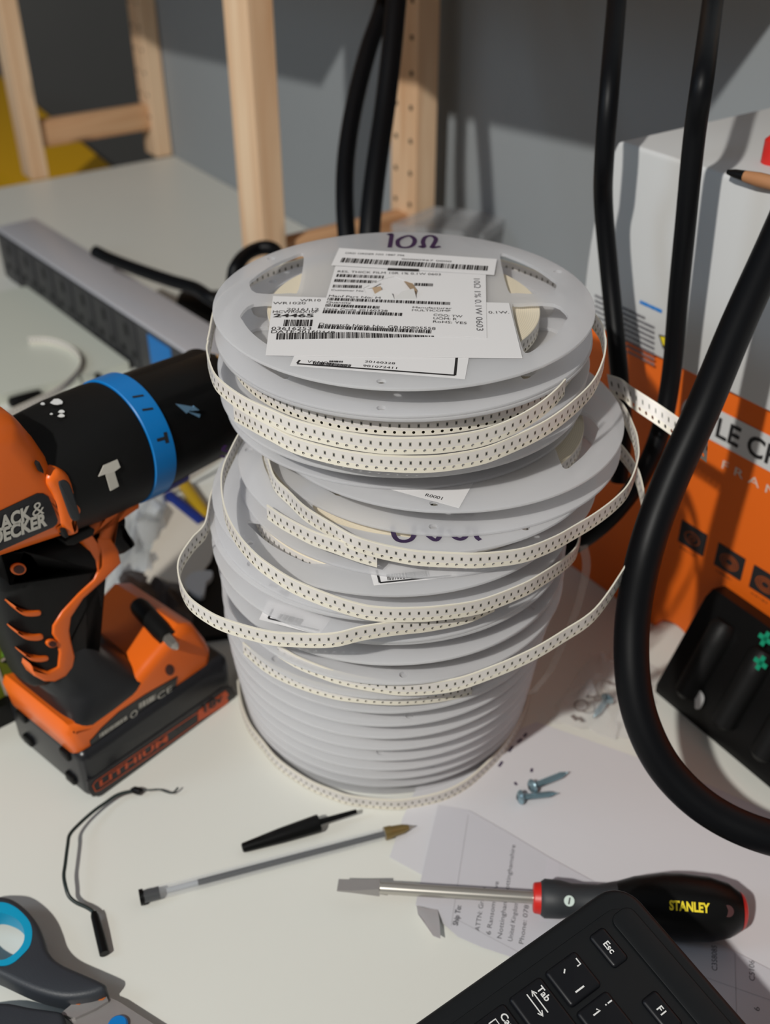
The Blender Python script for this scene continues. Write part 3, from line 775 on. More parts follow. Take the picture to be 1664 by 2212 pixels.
# tape tail leaving the fifth reel to the right
top = smooth([atd(1312, 808, .545), atd(1340, 817, .541), atd(1364, 834, .538), atd(1420, 870, .533), atd(1475, 908, .530), atd(1530, 950, .528)], 5)
bot = smooth([atd(1318, 846, .545), atd(1346, 856, .541), atd(1366, 872, .538), atd(1420, 921, .533), atd(1472, 966, .530), atd(1526, 1012, .528)], 5)
bm = NB(); ribbon(bm, top, [(b_ - a_).normalized() for a_, b_ in zip(top, bot)], 0.0115, 0.0006); put('loose_tape', bm, tapem, REELS[4])

# ---- labels and handwriting
def decal(k, name, quad_px, lift, mat_, hole=None, th=0.00012, lab_=None):
    z = ftop(k) + lift; P = [at(px, py, z) for px, py in quad_px]
    bm = NB(); c = sum((Vector((p.x, p.y)) for p in P), Vector((0, 0))) / len(P)
    hl = [[(at(px, py, z).x, at(px, py, z).y) for px, py in hole]] if hole else ()
    prism(bm, [(p.x, p.y) for p in P], z, z + th, I4, 0, 0, 1, hl)
    return put(name, bm, mat_, REELS[k], label=lab_)
class LF:
    """label frame: pixel -> writing position on a reel's top"""
    def __init__(s, k, lift, bl, br): s.z = ftop(k) + lift; s.ex = (at(*br, s.z) - at(*bl, s.z)).normalized(); s.ey = ZUP.cross(s.ex)
    def t(s, bm, st, a, b, h, bold=0.0):
        p = at(*a, s.z); q = at(*b, s.z); text(bm, st, p, q - p, ZUP.cross(q - p), h * 0.74, (q - p).length, ZUP, 0.00015, 0, bold)
    def b(s, bm, a, b, h, n, seed): p = at(*a, s.z); q = at(*b, s.z); bars(bm, p, q - p, ZUP.cross(q - p), (q - p).length, h * 0.8, n, 0.00015, 0, seed)
def c1(x, y): return (400 + x / 1.664, 450 + y / 1.664)       # zoom of the top reel
def c4(x, y): return (560 + x / 2.6, 480 + y / 2.6)           # closer zoom
tear = [c4(*p) for p in ((585, 372), (640, 345), (700, 318), (760, 305), (820, 330), (868, 345), (900, 400), (880, 432), (820, 428), (760, 432), (700, 428), (640, 412), (600, 400))]
L1 = decal(0, 'date_label', [(627, 790), (1005, 819), (1018, 745), (655, 722)], 0.0001, labelm)
bm = NB(); f = LF(0, 0.00022, (640, 785), (985, 812))
stroke(bm, [at(648, 778, f.z), at(642, 785, f.z)], 0.0009, ZUP); stroke(bm, [at(642, 786, f.z), at(983, 811, f.z)], 0.0011, ZUP); stroke(bm, [at(983, 811, f.z), at(987, 772, f.z)], 0.0011, ZUP)
f.t(bm, '20160328', c4(592, 788), c4(762, 800), 0.0024); f.t(bm, '901072411', c4(582, 812), c4(772, 826), 0.0024)
f.t(bm, 'VY NO', c4(268, 790), c4(385, 798), 0.0028); f.b(bm, c4(300, 800), c4(512, 818), 0.0034, 30, 5); f.b(bm, c4(392, 788), c4(470, 790), 0.0020, 12, 6)
put('printing', bm, ink, L1)
L2 = decal(0, 'wide_label', [(574, 768), (1129, 774), (1100, 655), (590, 640)], 0.00035, labelm, tear)
bm = NB(); f = LF(0, 0.00047, (574, 768), (1129, 774))
f.t(bm, 'WR1020', c4(76, 462), c4(260, 462), 0.0036); f.t(bm, 'WR10', c4(228, 446), c4(345, 446), 0.0036); f.t(bm, '2016112', c4(155, 497), c4(335, 497), 0.0036)
f.t(bm, 'MCWR06X10F', c4(76, 512), c4(330, 510), 0.0038); f.t(bm, '24465', c4(78, 534), c4(305, 534), 0.0046, 0.03); f.b(bm, c4(135, 585), c4(300, 585), 0.0085, 14, 8)
f.t(bm, '03616253', c4(68, 606), c4(292, 606), 0.0042); f.t(bm, 'DATE:20160328', c4(66, 624), c4(425, 624), 0.0040); f.b(bm, c4(95, 660), c4(985, 645), 0.0078, 90, 9)
f.t(bm, '0.1W.', c4(1290, 514), c4(1405, 514), 0.0036)
put('printing', bm, ink, L2)
L3 = decal(0, 'address_label', [(684, 714), (1052, 730), (1050, 594), (725, 575)], 0.0006, labelm, tear)
bm = NB(); f = LF(0, 0.00072, (684, 714), (1052, 727))
f.t(bm, 'RES, THICK FILM 10R 1% 0.1W 0603', c4(440, 283), c4(1020, 300), 0.0034)
f.b(bm, c4(432, 308), c4(700, 318), 0.0046, 26, 11); f.b(bm, c4(420, 336), c4(660, 345), 0.0044, 24, 12); f.b(bm, c4(412, 368), c4(580, 372), 0.0044, 18, 13)
f.t(bm, 'Customer No', c4(404, 386), c4(585, 392), 0.0026); f.t(bm, 'Manf Part No: M', c4(390, 420), c4(680, 432), 0.0032)
f.b(bm, c4(382, 440), c4(1075, 466), 0.0040, 60, 14); f.t(bm, 'Quantity', c4(376, 455), c4(515, 460), 0.0030); f.b(bm, c4(370, 475), c4(680, 488), 0.0038, 24, 15)
f.t(bm, 'Date Code 20160328', c4(362, 493), c4(720, 505), 0.0030); f.b(bm, c4(355, 512), c4(805, 528), 0.0042, 34, 16)
f.t(bm, 'Despatch Note No: GB100805558', c4(335, 580), c4(990, 606), 0.0036); f.b(bm, c4(328, 597), c4(972, 626), 0.0042, 56, 17)
f.t(bm, 'Manufacturer', c4(862, 484), c4(1082, 490), 0.0026); f.t(bm, 'MULTICOMP', c4(858, 500), c4(1075, 504), 0.0026)
f.t(bm, 'COO: TW', c4(978, 527), c4(1140, 537), 0.0032); f.t(bm, 'UOM: R', c4(978, 546), c4(1110, 552), 0.0032); f.t(bm, 'RoHS: YES', c4(976, 565), c4(1165, 574), 0.0032)
f.b(bm, c4(870, 358), c4(980, 362), 0.0044, 12, 18)
put('printing', bm, ink, L3)
bm = NB()
f.t(bm, '10\u03a9 1% 0.1W 0603', c4(1205, 318), c4(1222, 610), 0.0040)
# handwritten line reads downwards on the right of the label
put('handwriting', bm, M('grey_pen', (96, 94, 98), 0.6), L3)
L4 = decal(0, 'barcode_strip', [(716, 573), (1068, 594), (1074, 560), (733, 536)], 0.00085, labelm)
bm = NB(); f = LF(0, 0.00097, (716, 573), (1068, 594))
f.b(bm, c4(455, 226), c4(1285, 274), 0.0078, 70, 21); f.t(bm, 'ORD ORDER NO 1887 796', c4(482, 178), c4(815, 192), 0.0028); f.t(bm, '00000967 0000', c4(800, 212), c4(1080, 226), 0.0026)
stroke(bm, [at(*c4(722, 264), f.z), at(*c4(898, 270), f.z)], 0.003, ZUP)
put('printing', bm, ink, L4)
# the torn middle, its shade painted as a dark patch: hollow with curled paper flaps round it
zt = ftop(0) + 0.0006
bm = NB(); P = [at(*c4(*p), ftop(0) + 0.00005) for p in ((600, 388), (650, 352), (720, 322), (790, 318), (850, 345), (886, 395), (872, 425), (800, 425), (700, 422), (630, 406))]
sheet(bm, P, 0.0001, ZUP); hol = put('hollow', bm, M('painted_shade', (112, 95, 80), 0.8), L3)
def flap(pts, mt):
    bm = NB(); P = [at(*c4(x_, y_), zt) + Vector((0, 0, dz)) for x_, y_, dz in pts]
    sheet(bm, P, 0.00012, (P[1] - P[0]).cross(P[2] - P[0])); put('torn_flap', bm, mt, L3)
flap([(696, 384, -0.0003), (742, 318, 0.0), (792, 314, 0.0), (802, 386, -0.0003), (752, 392, -0.0003)], labelm)
flap([(596, 374, 0.0), (640, 342, 0.0003), (684, 348, 0.0006), (640, 372, 0.0006)], labelm)
flap([(640, 410, 0.0), (700, 430, 0.0), (760, 434, 0.0), (740, 412, 0.0020), (690, 402, 0.0018)], M('grey_paper_back', (196, 194, 192), 0.7))
flap([(760, 434, 0.0), (885, 432, 0.0), (868, 398, 0.0022), (800, 412, 0.0020)], M('grey_paper_back'))
flap([(812, 330, 0.0), (860, 340, 0.0), (888, 386, 0.0004), (880, 420, 0.0002), (836, 366, 0.0016)], M('flap_shade_brown', (176, 150, 122), 0.7))  # brown colour carries the shade on the flap undersides
flap([(634, 376, 0.0008), (684, 370, 0.001), (690, 394, 0.0006), (656, 414, 0.0002)], M('flap_shade_brown'))
def write(k, name, strokes, w, mat_=purple):
    bm = NB(); z = ftop(k) + 0.00005
    for s in strokes: stroke(bm, [at(px, py, z) for px, py in s], w, ZUP)
    return put(name, bm, mat_, REELS[k])
write(0, 'handwriting', [[(838, 508), (846, 506), (845, 518), (842, 535)], [(872, 512), (860, 520), (862, 532), (878, 535), (892, 530), (896, 518), (886, 510), (872, 512)],
                         [(905, 532), (916, 534), (914, 522), (920, 512), (934, 510), (942, 517), (936, 530), (934, 535), (952, 533)]], 0.0024)
write(5, 'handwriting', [[(848, 1138), (852, 1158), (862, 1168), (880, 1169), (893, 1160), (895, 1138)], [(913, 1142), (926, 1158), (942, 1167), (952, 1155), (954, 1140)], [(968, 1144), (984, 1162), (1000, 1164), (1011, 1152), (1012, 1138)], [(1025, 1140), (1030, 1160), (1038, 1167)]], 0.0022)
write(7, 'handwriting', [[(583, 1262), (592, 1266), (600, 1268)], [(606, 1276), (616, 1284), (622, 1278), (619, 1290)]], 0.002)
write(7, 'handwriting', [[(488, 962), (482, 972), (494, 976)], [(476, 985), (487, 988)]], 0.002)
LR = decal(4, 'part_label', [(742, 1029), (992, 1098), (1028, 1034), (800, 985)], 0.0001, labelm)
bm = NB(); f = LF(4, 0.00022, (742, 1029), (992, 1098)); f.t(bm, 'R0001', (918, 1072), (954, 1080), 0.0030); put('printing', bm, ink, LR)
LB = decal(6, 'barcode_label', [(808, 1265), (990, 1245), (975, 1195), (796, 1222)], 0.0001, labelm)
bm = NB(); f = LF(6, 0.00022, (821, 1259), (975, 1243)); stroke(bm, [at(814, 1232, f.z), at(821, 1259, f.z), ], 0.0010, ZUP); stroke(bm, [at(821, 1259, f.z), at(975, 1243, f.z)], 0.0010, ZUP)
f.b(bm, (838, 1254), (930, 1245), 0.0052, 26, 31); put('printing', bm, ink, LB)
LC = decal(8, 'barcode_label', [(560, 1338), (690, 1372), (720, 1330), (579, 1298)], 0.0001, labelm)
bm = NB(); f = LF(8, 0.00022, (580, 1336), (680, 1362)); stroke(bm, [at(590, 1316, f.z), at(580, 1336, f.z)], 0.001, ZUP); stroke(bm, [at(580, 1336, f.z), at(690, 1362, f.z)], 0.001, ZUP)
f.b(bm, (598, 1338), (650, 1351), 0.0052, 20, 33); put('printing', bm, ink, LC)
LD = decal(10, 'faint_label', [(838, 1452), (930, 1436), (920, 1410), (826, 1424)], 0.0001, labelm)
bm = NB(); f = LF(10, 0.00022, (838, 1452), (930, 1436)); f.b(bm, (846, 1446), (915, 1434), 0.004, 16, 35); put('printing', bm, greyink, LD)

# ================================================================ the cordless drill
dA, dB = at(205, 1728, 0), at(512, 1502, 0)
DX = (dB - dA).normalized(); DZ = Vector((0, 0, 1)); DY = DZ.cross(DX)
BW = 0.0375
DO = dA + DY * BW
FD = frame(DO, DX, DY, DZ)
FDi = FD.inverted()
drill = thing('cordless_drill', 'orange and black cordless drill standing on its battery beside the reel stack', 'drill', DO, atan2(DX.y, DX.x))
def dn(px, py, w):
    p = FDi @ atp(px, py, DO - DY * w, DY); return (p.x, p.z)
def A_(x, y): return (x / 2.168, 740 + y / 2.168)
def B_(x, y): return (x / 3.2, 1200 + y / 3.2)
def C_(x, y): return (x / 4.754, 820 + y / 4.754)
def D_(x, y): return (x / 4.425, 1100 + y / 4.425)
# local xz profile -> prism across the width
PY = Matrix(((1, 0, 0, 0), (0, 0, -1, 0), (0, 1, 0, 0), (0, 0, 0, 1)))       # (x, y, z) -> (x, -z, y): prism height runs towards the viewer
def slab(poly, w0, w1, bev, mat_, name, parent=drill, hole=(), deg=38, bev0=None):
    bm = NB(); prism(bm, poly, w0, w1, FD @ PY, bev, 0, 4, hole, bev0); return put(name, bm, mat_, parent, True, deg)
def spoly(pts, n=4): return [(p.x, p.y) for p in smooth([(a, b, 0) for a, b in pts], n, True)]
# axis of the rotating front, in the middle plane
a0 = Vector(dn(268, 948, 0)); a1 = Vector(dn(458, 866, 0)); ad = (a1 - a0).normalized()
tilt = atan2(ad.y, ad.x)
FA = FD @ Matrix.Translation((a0.x, 0, a0.y)) @ Matrix.Rotation(-tilt, 4, 'Y')
def rad(pt, pb):
    p, q = Vector(dn(*pt, 0)), Vector(dn(*pb, 0)); n = Vector((-ad.y, ad.x)); return abs((p - q).dot(n)) / 2
Rr = 0.0285
RRING = rad((216, 837), (325, 1058)) * 0.97; RCH = rad((380, 793), (440, 1005)) * 0.97
Lc = (a1 - a0).length
bm = NB(); lathe(bm, [(-0.007, RRING * 0.985), (-0.0065, RRING), (0.0065, RRING), (0.007, RRING * 0.985)], FA, 72); ringo = put('torque_collar', bm, bluep, drill)
bm = NB()
for ang, kind in ((62, 0), (22, 1), (48, 2)):
    a = radians(ang); rr = RRING + 0.0002
    def rp(x, da): return FA @ Vector((x, -rr * cos(a + da), rr * sin(a + da)))
    nn = (rp(0, 0) - FA @ Vector((0, 0, 0))).normalized()
    if kind == 1: stroke(bm, [rp(-0.003, -0.01), rp(0.003, -0.03)], 0.0016, nn); stroke(bm, [rp(0.0025, -0.11), rp(0.0032, 0.05)], 0.0022, nn)
    else: stroke(bm, [rp(-0.003, 0.02), rp(0.003, -0.02)], 0.0012, nn)
put('collar_marks', bm, ink, ringo)
bm = NB(); lathe(bm, [(0.007, RRING * 0.96), (0.012, RCH * 1.02), (0.03, RCH * 1.0), (0.060, RCH * 0.97), (0.062, RCH * 0.95), (0.0625, RCH * 0.93)], FA, 96, rib=(1, 3, 0.035, 12)); put('chuck_sleeve', bm, blk, drill)
bm = NB(); lathe(bm, [(0.0625, RCH * 0.90), (0.064, RCH * 0.92), (Lc - 0.010, RCH * 0.86), (Lc - 0.002, RCH * 0.62), (Lc + 0.004, RCH * 0.45), (Lc + 0.004, 0.006)], FA, 120, rib=(1, 2, 0.06, 2)); chk = put('chuck_nose', bm, blk, drill)
bm = NB()
for s_ in range(3):
    base = [atp(*A_(*p), DO - DY * (RCH * 0.90), DY) for p in (((820, 285), (905, 300), (870, 330)), ((870, 320), (935, 335), (930, 350)), ((905, 295), (930, 315), (890, 318)))[s_]]
    sheet(bm, base, 0.0008, -DY)
put('blue_glint', bm, M('glint_blue', (110, 150, 180), 0.3), chk)  # bluish highlight of the chuck, painted on as flat patches
# gear housing (black drum) and its rear skirt
Rg = RRING * 0.985
xg0 = (Vector(dn(100, 975, 0)) - a0).dot(ad)
bm = NB(); lathe(bm, [(-0.075, Rg * 0.84), (-0.055, Rg * 0.93), (-0.035, Rg * 0.985), (-0.012, Rg), (-0.0075, Rg * 0.99), (-0.007, Rg * 0.96)], FA, 72); gear = put('gear_housing', bm, blk_soft, drill)
# raised pad with the hammer sign
def onG(px, py, rr): # nearest hit on the drum
    o = FA.inverted() @ C0; d = (FA.inverted().to_3x3() @ ray(px, py)); a = d.y**2 + d.z**2; b = o.y * d.y + o.z * d.z; c = o.y**2 + o.z**2 - rr * rr
    q = b * b - a * c; t = (-b - sqrt(max(q, 0))) / a; return FA @ (o + d * t)
ham = [C_(*p) for p in ((1008, 995), (1060, 880), (1200, 820), (1230, 900), (1170, 945), (1215, 1095), (1130, 1142), (1080, 970))]
P = [onG(px, py, Rg + 0.0006) for px, py in ham]
bm = NB(); nH = (P[1] - P[0]).cross(P[4] - P[0]).normalized()
if nH.dot(C0 - P[0]) < 0: nH = -nH
sheet(bm, P, 0.0006, nH); put('hammer_sign', bm, silver_ink, gear)
bm = NB()
for cx_, cy_, r_ in ((585, 230, 50), (632, 330, 26), (630, 372, 28), (440, 250, 18), (528, 355, 12)):
    P = [onG(*C_(cx_ + r_ * cos(t) * (1.2 + .3 * sin(3 * t)), cy_ + r_ * sin(t) * 0.6), Rg + 0.0004) for t in [2 * pi * k / 9 for k in range(9)]]
    nn = (P[0] - P[3]).cross(P[6] - P[3]).normalized(); nn = nn if nn.dot(C0 - P[0]) > 0 else -nn
    sheet(bm, P, 0.0003, nn)
put('paint_specks', bm, white_ink, gear)
# orange motor housing
w = 0.031
mh = [dn(*p, w * 0.8) for p in ((-150, 925), (-40, 900), (27, 893), (52, 912), (80, 945), (105, 982), (124, 1012), (147, 1026), (163, 1055), (174, 1082), (176, 1110), (168, 1130), (172, 1148), (150, 1162), (60, 1192), (0, 1212), (-80, 1240), (-160, 1250))]
motor = slab(mh, -w, w, 0.015, orange, 'motor_housing', deg=50)
np_ = [dn(*C_(*p), w) for p in ((-420, 1490), (0, 1345), (380, 1165), (440, 1165), (495, 1200), (560, 1350), (590, 1440), (580, 1480), (540, 1515), (0, 1755), (-420, 1930))]
plate = slab(np_, w - 0.0012, w + 0.0006, 0.0003, M('black_gloss', (24, 24, 27), 0.2), 'name_plate', motor, deg=30)
def T3(px, py, w_): return atp(px, py, DO - DY * w_, DY)
def dtext(bm, s, a, b, h, w_, bold=0.0):
    p, q = T3(*a, w_), T3(*b, w_); e = (q - p); text(bm, s, p, e, (-DY).cross(e), h, e.length, -DY, 0.0002, 0, bold)
bm = NB(); dtext(bm, 'BLACK', C_(-135, 1600), C_(325, 1420), 0.0068, w + 0.0008, 0.045); dtext(bm, '&', C_(330, 1410), C_(455, 1370), 0.0072, w + 0.0008)
dtext(bm, 'DECKER', C_(-75, 1700), C_(485, 1490), 0.0068, w + 0.0008, 0.045); put('lettering', bm, silver_ink, plate)
slot = [C_(*p) for p in ((580, 1060), (600, 1025), (650, 1020), (700, 1070), (745, 1200), (800, 1380), (790, 1425), (745, 1440), (700, 1400), (640, 1240))]
boss = [C_(*p) for p in ((500, 990), (590, 920), (690, 960), (760, 1080), (830, 1230), (850, 1330), (820, 1400), (790, 1440), (820, 1540), (790, 1590), (700, 1610), (610, 1500), (590, 1400), (540, 1200), (480, 1080))]
slab(spoly([dn(*p, w) for p in boss], 3), 0.012, w + 0.0015, 0.004, orange, 'side_boss', motor)
slab(spoly([dn(*p, w) for p in slot], 3), w - 0.004, w + 0.0022, 0.0008, dkgrey, 'vent_slot', motor)
for pts in (((365, 860), (395, 840), (440, 930), (440, 960), (400, 940)), ((610, 1530), (650, 1515), (690, 1600), (650, 1615))):
    slab([dn(*C_(*p), w) for p in pts], w - 0.004, w + 0.001 + (0.001 if pts[0][0] > 500 else 0), 0.0004, M('deep_black', (8, 8, 8), 0.8), 'screw_recess', motor)
# bridge under the drum and trigger frame
br = [(305, 1066), (310, 1085), (300, 1100), (270, 1122), (252, 1131), (238, 1150), (238, 1166), (248, 1188), (265, 1206), (262, 1222), (232, 1246), (205, 1262), (190, 1200), (170, 1160), (178, 1140), (240, 1108)]
slab(spoly([dn(*p, 0.02) for p in br], 3), -0.02, 0.02, 0.008, orange, 'trigger_guard')
slab([dn(*C_(*p), 0.021) for p in ((668, 1660), (700, 1630), (930, 1510), (975, 1540), (960, 1600), (760, 1700), (690, 1705))], 0.010, 0.0215, 0.001, M('deep_black', (8, 8, 8), 0.8), 'reverse_switch')
tr = [C_(*p) for p in ((1320, 1430), (1330, 1560), (1420, 1680), (1400, 1740), (1240, 1830), (1130, 1700), (1125, 1600), (1200, 1490))]
slab(spoly([dn(*p, 0.013) for p in tr], 3), -0.013, 0.013, 0.005, blk, 'trigger')
# grip: dark rubber core with an orange spine band
core = [(0, 1222), (20, 1211), (80, 1200), (150, 1168), (200, 1160), (240, 1165), (262, 1200), (262, 1215), (232, 1252), (228, 1285), (230, 1325), (226, 1375), (240, 1412), (226, 1460), (150, 1480), (90, 1500), (72, 1472), (58, 1440), (44, 1402), (34, 1360), (29, 1318), (30, 1280), (34, 1255), (20, 1240), (-20, 1245)]
grip = slab(spoly([dn(*p, 0.018) for p in core], 3), -0.019, 0.019, 0.013, blk_soft, 'grip', deg=60)
band_l = [(205, 1160), (217, 1190), (217, 1222), (203, 1252), (171, 1281), (134, 1321), (114, 1352), (113, 1370), (122, 1384), (128, 1410), (125, 1440), (105, 1452), (75, 1444), (66, 1434)]
band_r = [(67, 1446), (75, 1461), (96, 1472), (118, 1473), (142, 1461), (158, 1440), (162, 1418), (154, 1385), (150, 1362), (154, 1333), (180, 1293), (226, 1252), (262, 1216), (256, 1190), (240, 1160)]
slab([dn(*p, 0.0195) for p in band_l + band_r], 0.008, 0.0202, 0.0014, orange, 'orange_band', grip, deg=50)
for pts in (((31, 1308), (45, 1318), (66, 1320), (86, 1318), (88, 1326), (80, 1331), (56, 1331), (40, 1322)), ((35, 1362), (52, 1370), (74, 1371), (90, 1369), (93, 1378), (82, 1384), (58, 1382), (42, 1372)), ((52, 1412), (68, 1418), (86, 1418), (103, 1417), (103, 1426), (88, 1430), (70, 1428), (58, 1420))):
    slab(spoly([dn(*p, 0.019) for p in pts], 3), 0.010, 0.0197, 0.0008, orange, 'grip_rib', grip)
for (cx_, cy_, rx, ry) in ((41, 1230, 17, 13), (112, 1390, 12, 9)):
    slab(spoly([dn(cx_ + rx * cos(t), cy_ + ry * sin(t), 0.02) for t in [2 * pi * k / 10 for k in range(10)]], 2), 0.012, 0.0200 + (0.0006 if rx < 15 else 0), 0.0006, orange, 'screw_boss', grip)
    slab(spoly([dn(cx_ + rx * .7 * cos(t), cy_ + ry * .7 * sin(t), 0.02) for t in [2 * pi * k / 10 for k in range(10)]], 2), 0.016, 0.0204 + (0.0006 if rx < 15 else 0), 0.0001, M('brown_recess', (70, 22, 10), 0.6), 'screw_hole', grip)
# rubber flare and orange foot
wf = 0.0335
foot = [(165, 1636), (190, 1634), (300, 1566), (445, 1472), (458, 1440), (461, 1405), (450, 1384), (425, 1352), (395, 1355), (360, 1395), (322, 1440), (281, 1492), (200, 1555), (152, 1570), (145, 1590)]
ft = slab([dn(*p, wf) for p in foot], -wf, wf, 0.006, orange, 'orange_foot', deg=50)
bm = NB(); rings = []
def ring(cx, cz, lx, ly, n=40, p=2.6, slope=0.0):
    out = []
    for k in range(n):
        a = 2 * pi * k / n; ca, sa = cos(a), sin(a)
        x = lx * (abs(ca) ** (2 / p)) * (1 if ca > 0 else -1); y = ly * (abs(sa) ** (2 / p)) * (1 if sa > 0 else -1)
        out.append(bm.verts.new(FD @ Vector((cx + x, y, cz + slope * x))))
    return out
h0 = Vector(dn(150, 1440, 0.0)); h1 = Vector(dn(210, 1500, 0.0))
g0 = Vector(dn(145, 1425, 0.018)); g1 = Vector(dn(180, 1500, 0.03)); bl, brt = Vector(dn(90, 1500, wf)), Vector(dn(320, 1450, wf))
cxm = (dn(150, 1560, wf)[0] + dn(318, 1445, wf)[0]) / 2; lxm = abs(dn(318, 1445, wf)[0] - dn(150, 1560, wf)[0]) / 2
zf = dn(200, 1553, wf)[1]
gx = dn(150, 1430, 0.018)[0]; gz = dn(150, 1445, 0.018)[1]
R1 = ring(gx + 0.004, gz + 0.012, 0.019, 0.0185); R2 = ring(gx + 0.006, (gz + zf) / 2 + 0.012, 0.024, 0.021); R3 = ring(cxm + 0.003, zf + 0.009, lxm * 0.93, 0.0290); R4 = ring(cxm + 0.002, zf + 0.002, lxm * 1.0, wf * 1.004, p=7); R5 = ring(cxm + 0.002, zf - 0.008, lxm * 1.0, wf * 0.985, p=7)
for a, b in ((R1, R2), (R2, R3), (R3, R4), (R4, R5)):
    for k in range(40): bm.faces.new((a[k], a[(k + 1) % 40], b[(k + 1) % 40], b[k]))
bm.faces.new(R1); bm.faces.new(R5[::-1]); bmesh.ops.recalc_face_normals(bm, faces=bm.faces[:])
put('rubber_flare', bm, M('smooth_rubber', (30, 31, 33), 0.35), drill, deg=70)
rp_ = [B_(*p) for p in ((620, 1280), (640, 1260), (700, 1190), (820, 1080), (1000, 960), (1225, 832), (1215, 900), (1190, 960), (1000, 1070), (800, 1210), (640, 1325), (625, 1310))]
rate = slab([dn(*p, wf) for p in rp_], wf - 0.002, wf + 0.0005, 0.0002, M('black_gloss', (24, 24, 27), 0.2), 'rating_plate', ft)
bm = NB(); dtext(bm, 'CE', B_(1090, 1000), B_(1190, 935), 0.0046, wf + 0.0006)
a, b = T3(*B_(690, 1260), wf + 0.0006), T3(*B_(880, 1130), wf + 0.0006); bars(bm, a, b - a, (-DY).cross(b - a), (b - a).length, 0.003, 22, 0.0002, 0, 4)
a, b = T3(*B_(960, 1060), wf + 0.0006), T3(*B_(1080, 990), wf + 0.0006); bars(bm, a, b - a, (-DY).cross(b - a), (b - a).length, 0.004, 9, 0.0002, 0, 6)
cc = T3(*B_(925, 1095), wf + 0.0006); stroke(bm, [cc + DX * 0.0022 * cos(t) + DZ * 0.0022 * sin(t) for t in [2 * pi * k / 12 for k in range(13)]], 0.0007, -DY, 0.0002, 0, 2)
put('lettering', bm, silver_ink, rate)
slab(spoly([dn(*B_(1172 + 30 * cos(t), 790 + 38 * sin(t)), wf) for t in [2 * pi * k / 10 for k in range(10)]], 2), wf - 0.002, wf + 0.0004, 0.0001, M('brown_recess', (70, 22, 10), 0.6), 'screw_hole', ft)
# spare bit clipped on the foot's nose
n1_, n2_ = dn(322, 1440, wf), dn(425, 1352, wf)
N1, N2 = FD @ Vector((n1_[0], 0, n1_[1])), FD @ Vector((n2_[0], 0, n2_[1]))
nn_ = (N2 - N1).cross(DY).normalized(); nn_ = nn_ if nn_.z > 0 else -nn_
p0, p1 = atp(297, 1306, N1 + nn_ * 0.0055, nn_), atp(362, 1378, N1 + nn_ * 0.0045, nn_)
e = (p1 - p0).normalized(); m = frame(p0, e, e.cross(Vector((0, 0, 1))).normalized())
bm = NB(); lathe(bm, [(0, 0.005), (0.004, 0.006), ((p1 - p0).length * 0.8, 0.0062), ((p1 - p0).length, 0.0055)], m, 12); bh = put('bit_clip', bm, blk_soft, drill)
L_ = (p1 - p0).length
bm = NB(); lathe(bm, [(L_ - 0.002, 0.0033), (L_ + 0.006, 0.0034), (L_ + 0.0085, 0.0028), (L_ + 0.011, 0.001)], m, 6); put('screwdriver_bit', bm, steel, drill, deg=20)
# battery
bt_ = [(187, 1728), (200, 1730), (215, 1724), (512, 1502), (514, 1480), (508, 1450), (490, 1436), (165, 1636), (140, 1650), (160, 1690)]
bat = [dn(205, 1728, BW), dn(512, 1502, BW), dn(514, 1452, BW), (dn(514, 1452, BW)[0] - 0.004, dn(505, 1440, BW)[1]), dn(480, 1452, BW), dn(165, 1648, BW), dn(160, 1660, BW), dn(160, 1690, BW)]
xb0, xb1 = dn(196, 1728, BW)[0], dn(512, 1502, BW)[0]; zb_ = dn(172, 1640, BW)[1]
bp_ = rrect(xb0, 0.0, xb1 - 0.002, zb_, 0.006)
batt = slab(bp_, -BW, BW, 0.006, M('battery_plastic', (24, 25, 29), 0.3), 'battery', deg=50)
for (yy, zz) in ((-0.022, 0.010), (-0.022, 0.03), (0.02, 0.012), (0.02, 0.032)):
    bm = NB(); c = FD @ Vector((xb0 - 0.0005, yy, zz)); box(bm, frame(c, DX, DY, DZ), (0.004, 0.009, 0.007), 0.0018); put('latch_lug', bm, blk, batt)
pan = [dn(*B_(*p), BW) for p in ((600, 1560), (640, 1540), (1540, 910), (1600, 905), (1630, 960), (1610, 1010), (700, 1655), (640, 1665), (605, 1620))]
slab(pan, BW - 0.001, BW + 0.0008, 0.0004, M('battery_panel', (40, 38, 40), 0.5), 'side_panel', batt)
bm = NB(); wl = BW + 0.001
def Q(x, y): return T3(*B_(x, y), wl)
def loop(pts, wd): stroke(bm, [Q(*p) for p in pts] + [Q(*pts[0])], wd, -DY, 0.0002, 0, 1)
loop([(640, 1590), (660, 1560), (1170, 1215), (1365, 1085), (1370, 1150), (1175, 1290), (690, 1620), (660, 1630)], 0.0008)
bm2 = NB(); sheet(bm2, [Q(*p) for p in ((1370, 1075), (1560, 935), (1580, 960), (1565, 985), (1580, 1005), (1560, 1030), (1372, 1145))], 0.0003, -DY)
put('voltage_patch', bm2, M('dull_orange', (196, 78, 32), 0.5), batt)
a, b = Q(690, 1598), Q(1160, 1278); text(bm, 'LITHIUM', a, b - a, (-DY).cross(b - a), 0.0046, (b - a).length, -DY, 0.0002, 0, 0.03)
put('lettering', bm, M('dull_orange', (196, 78, 32), 0.5), batt)
bm = NB(); a, b = T3(*B_(1410, 1085), wl + 0.0005), T3(*B_(1540, 995), wl + 0.0005); text(bm, '18v', a, b - a, (-DY).cross(b - a), 0.006, (b - a).length, -DY, 0.0006, 0, 0.03)
a, b = T3(*B_(1225, 1215), wl), T3(*B_(1345, 1130), wl); text(bm, '1.5Ah', a, b - a, (-DY).cross(b - a), 0.003, (b - a).length, -DY, 0.0002)
put('lettering', bm, ink, batt)

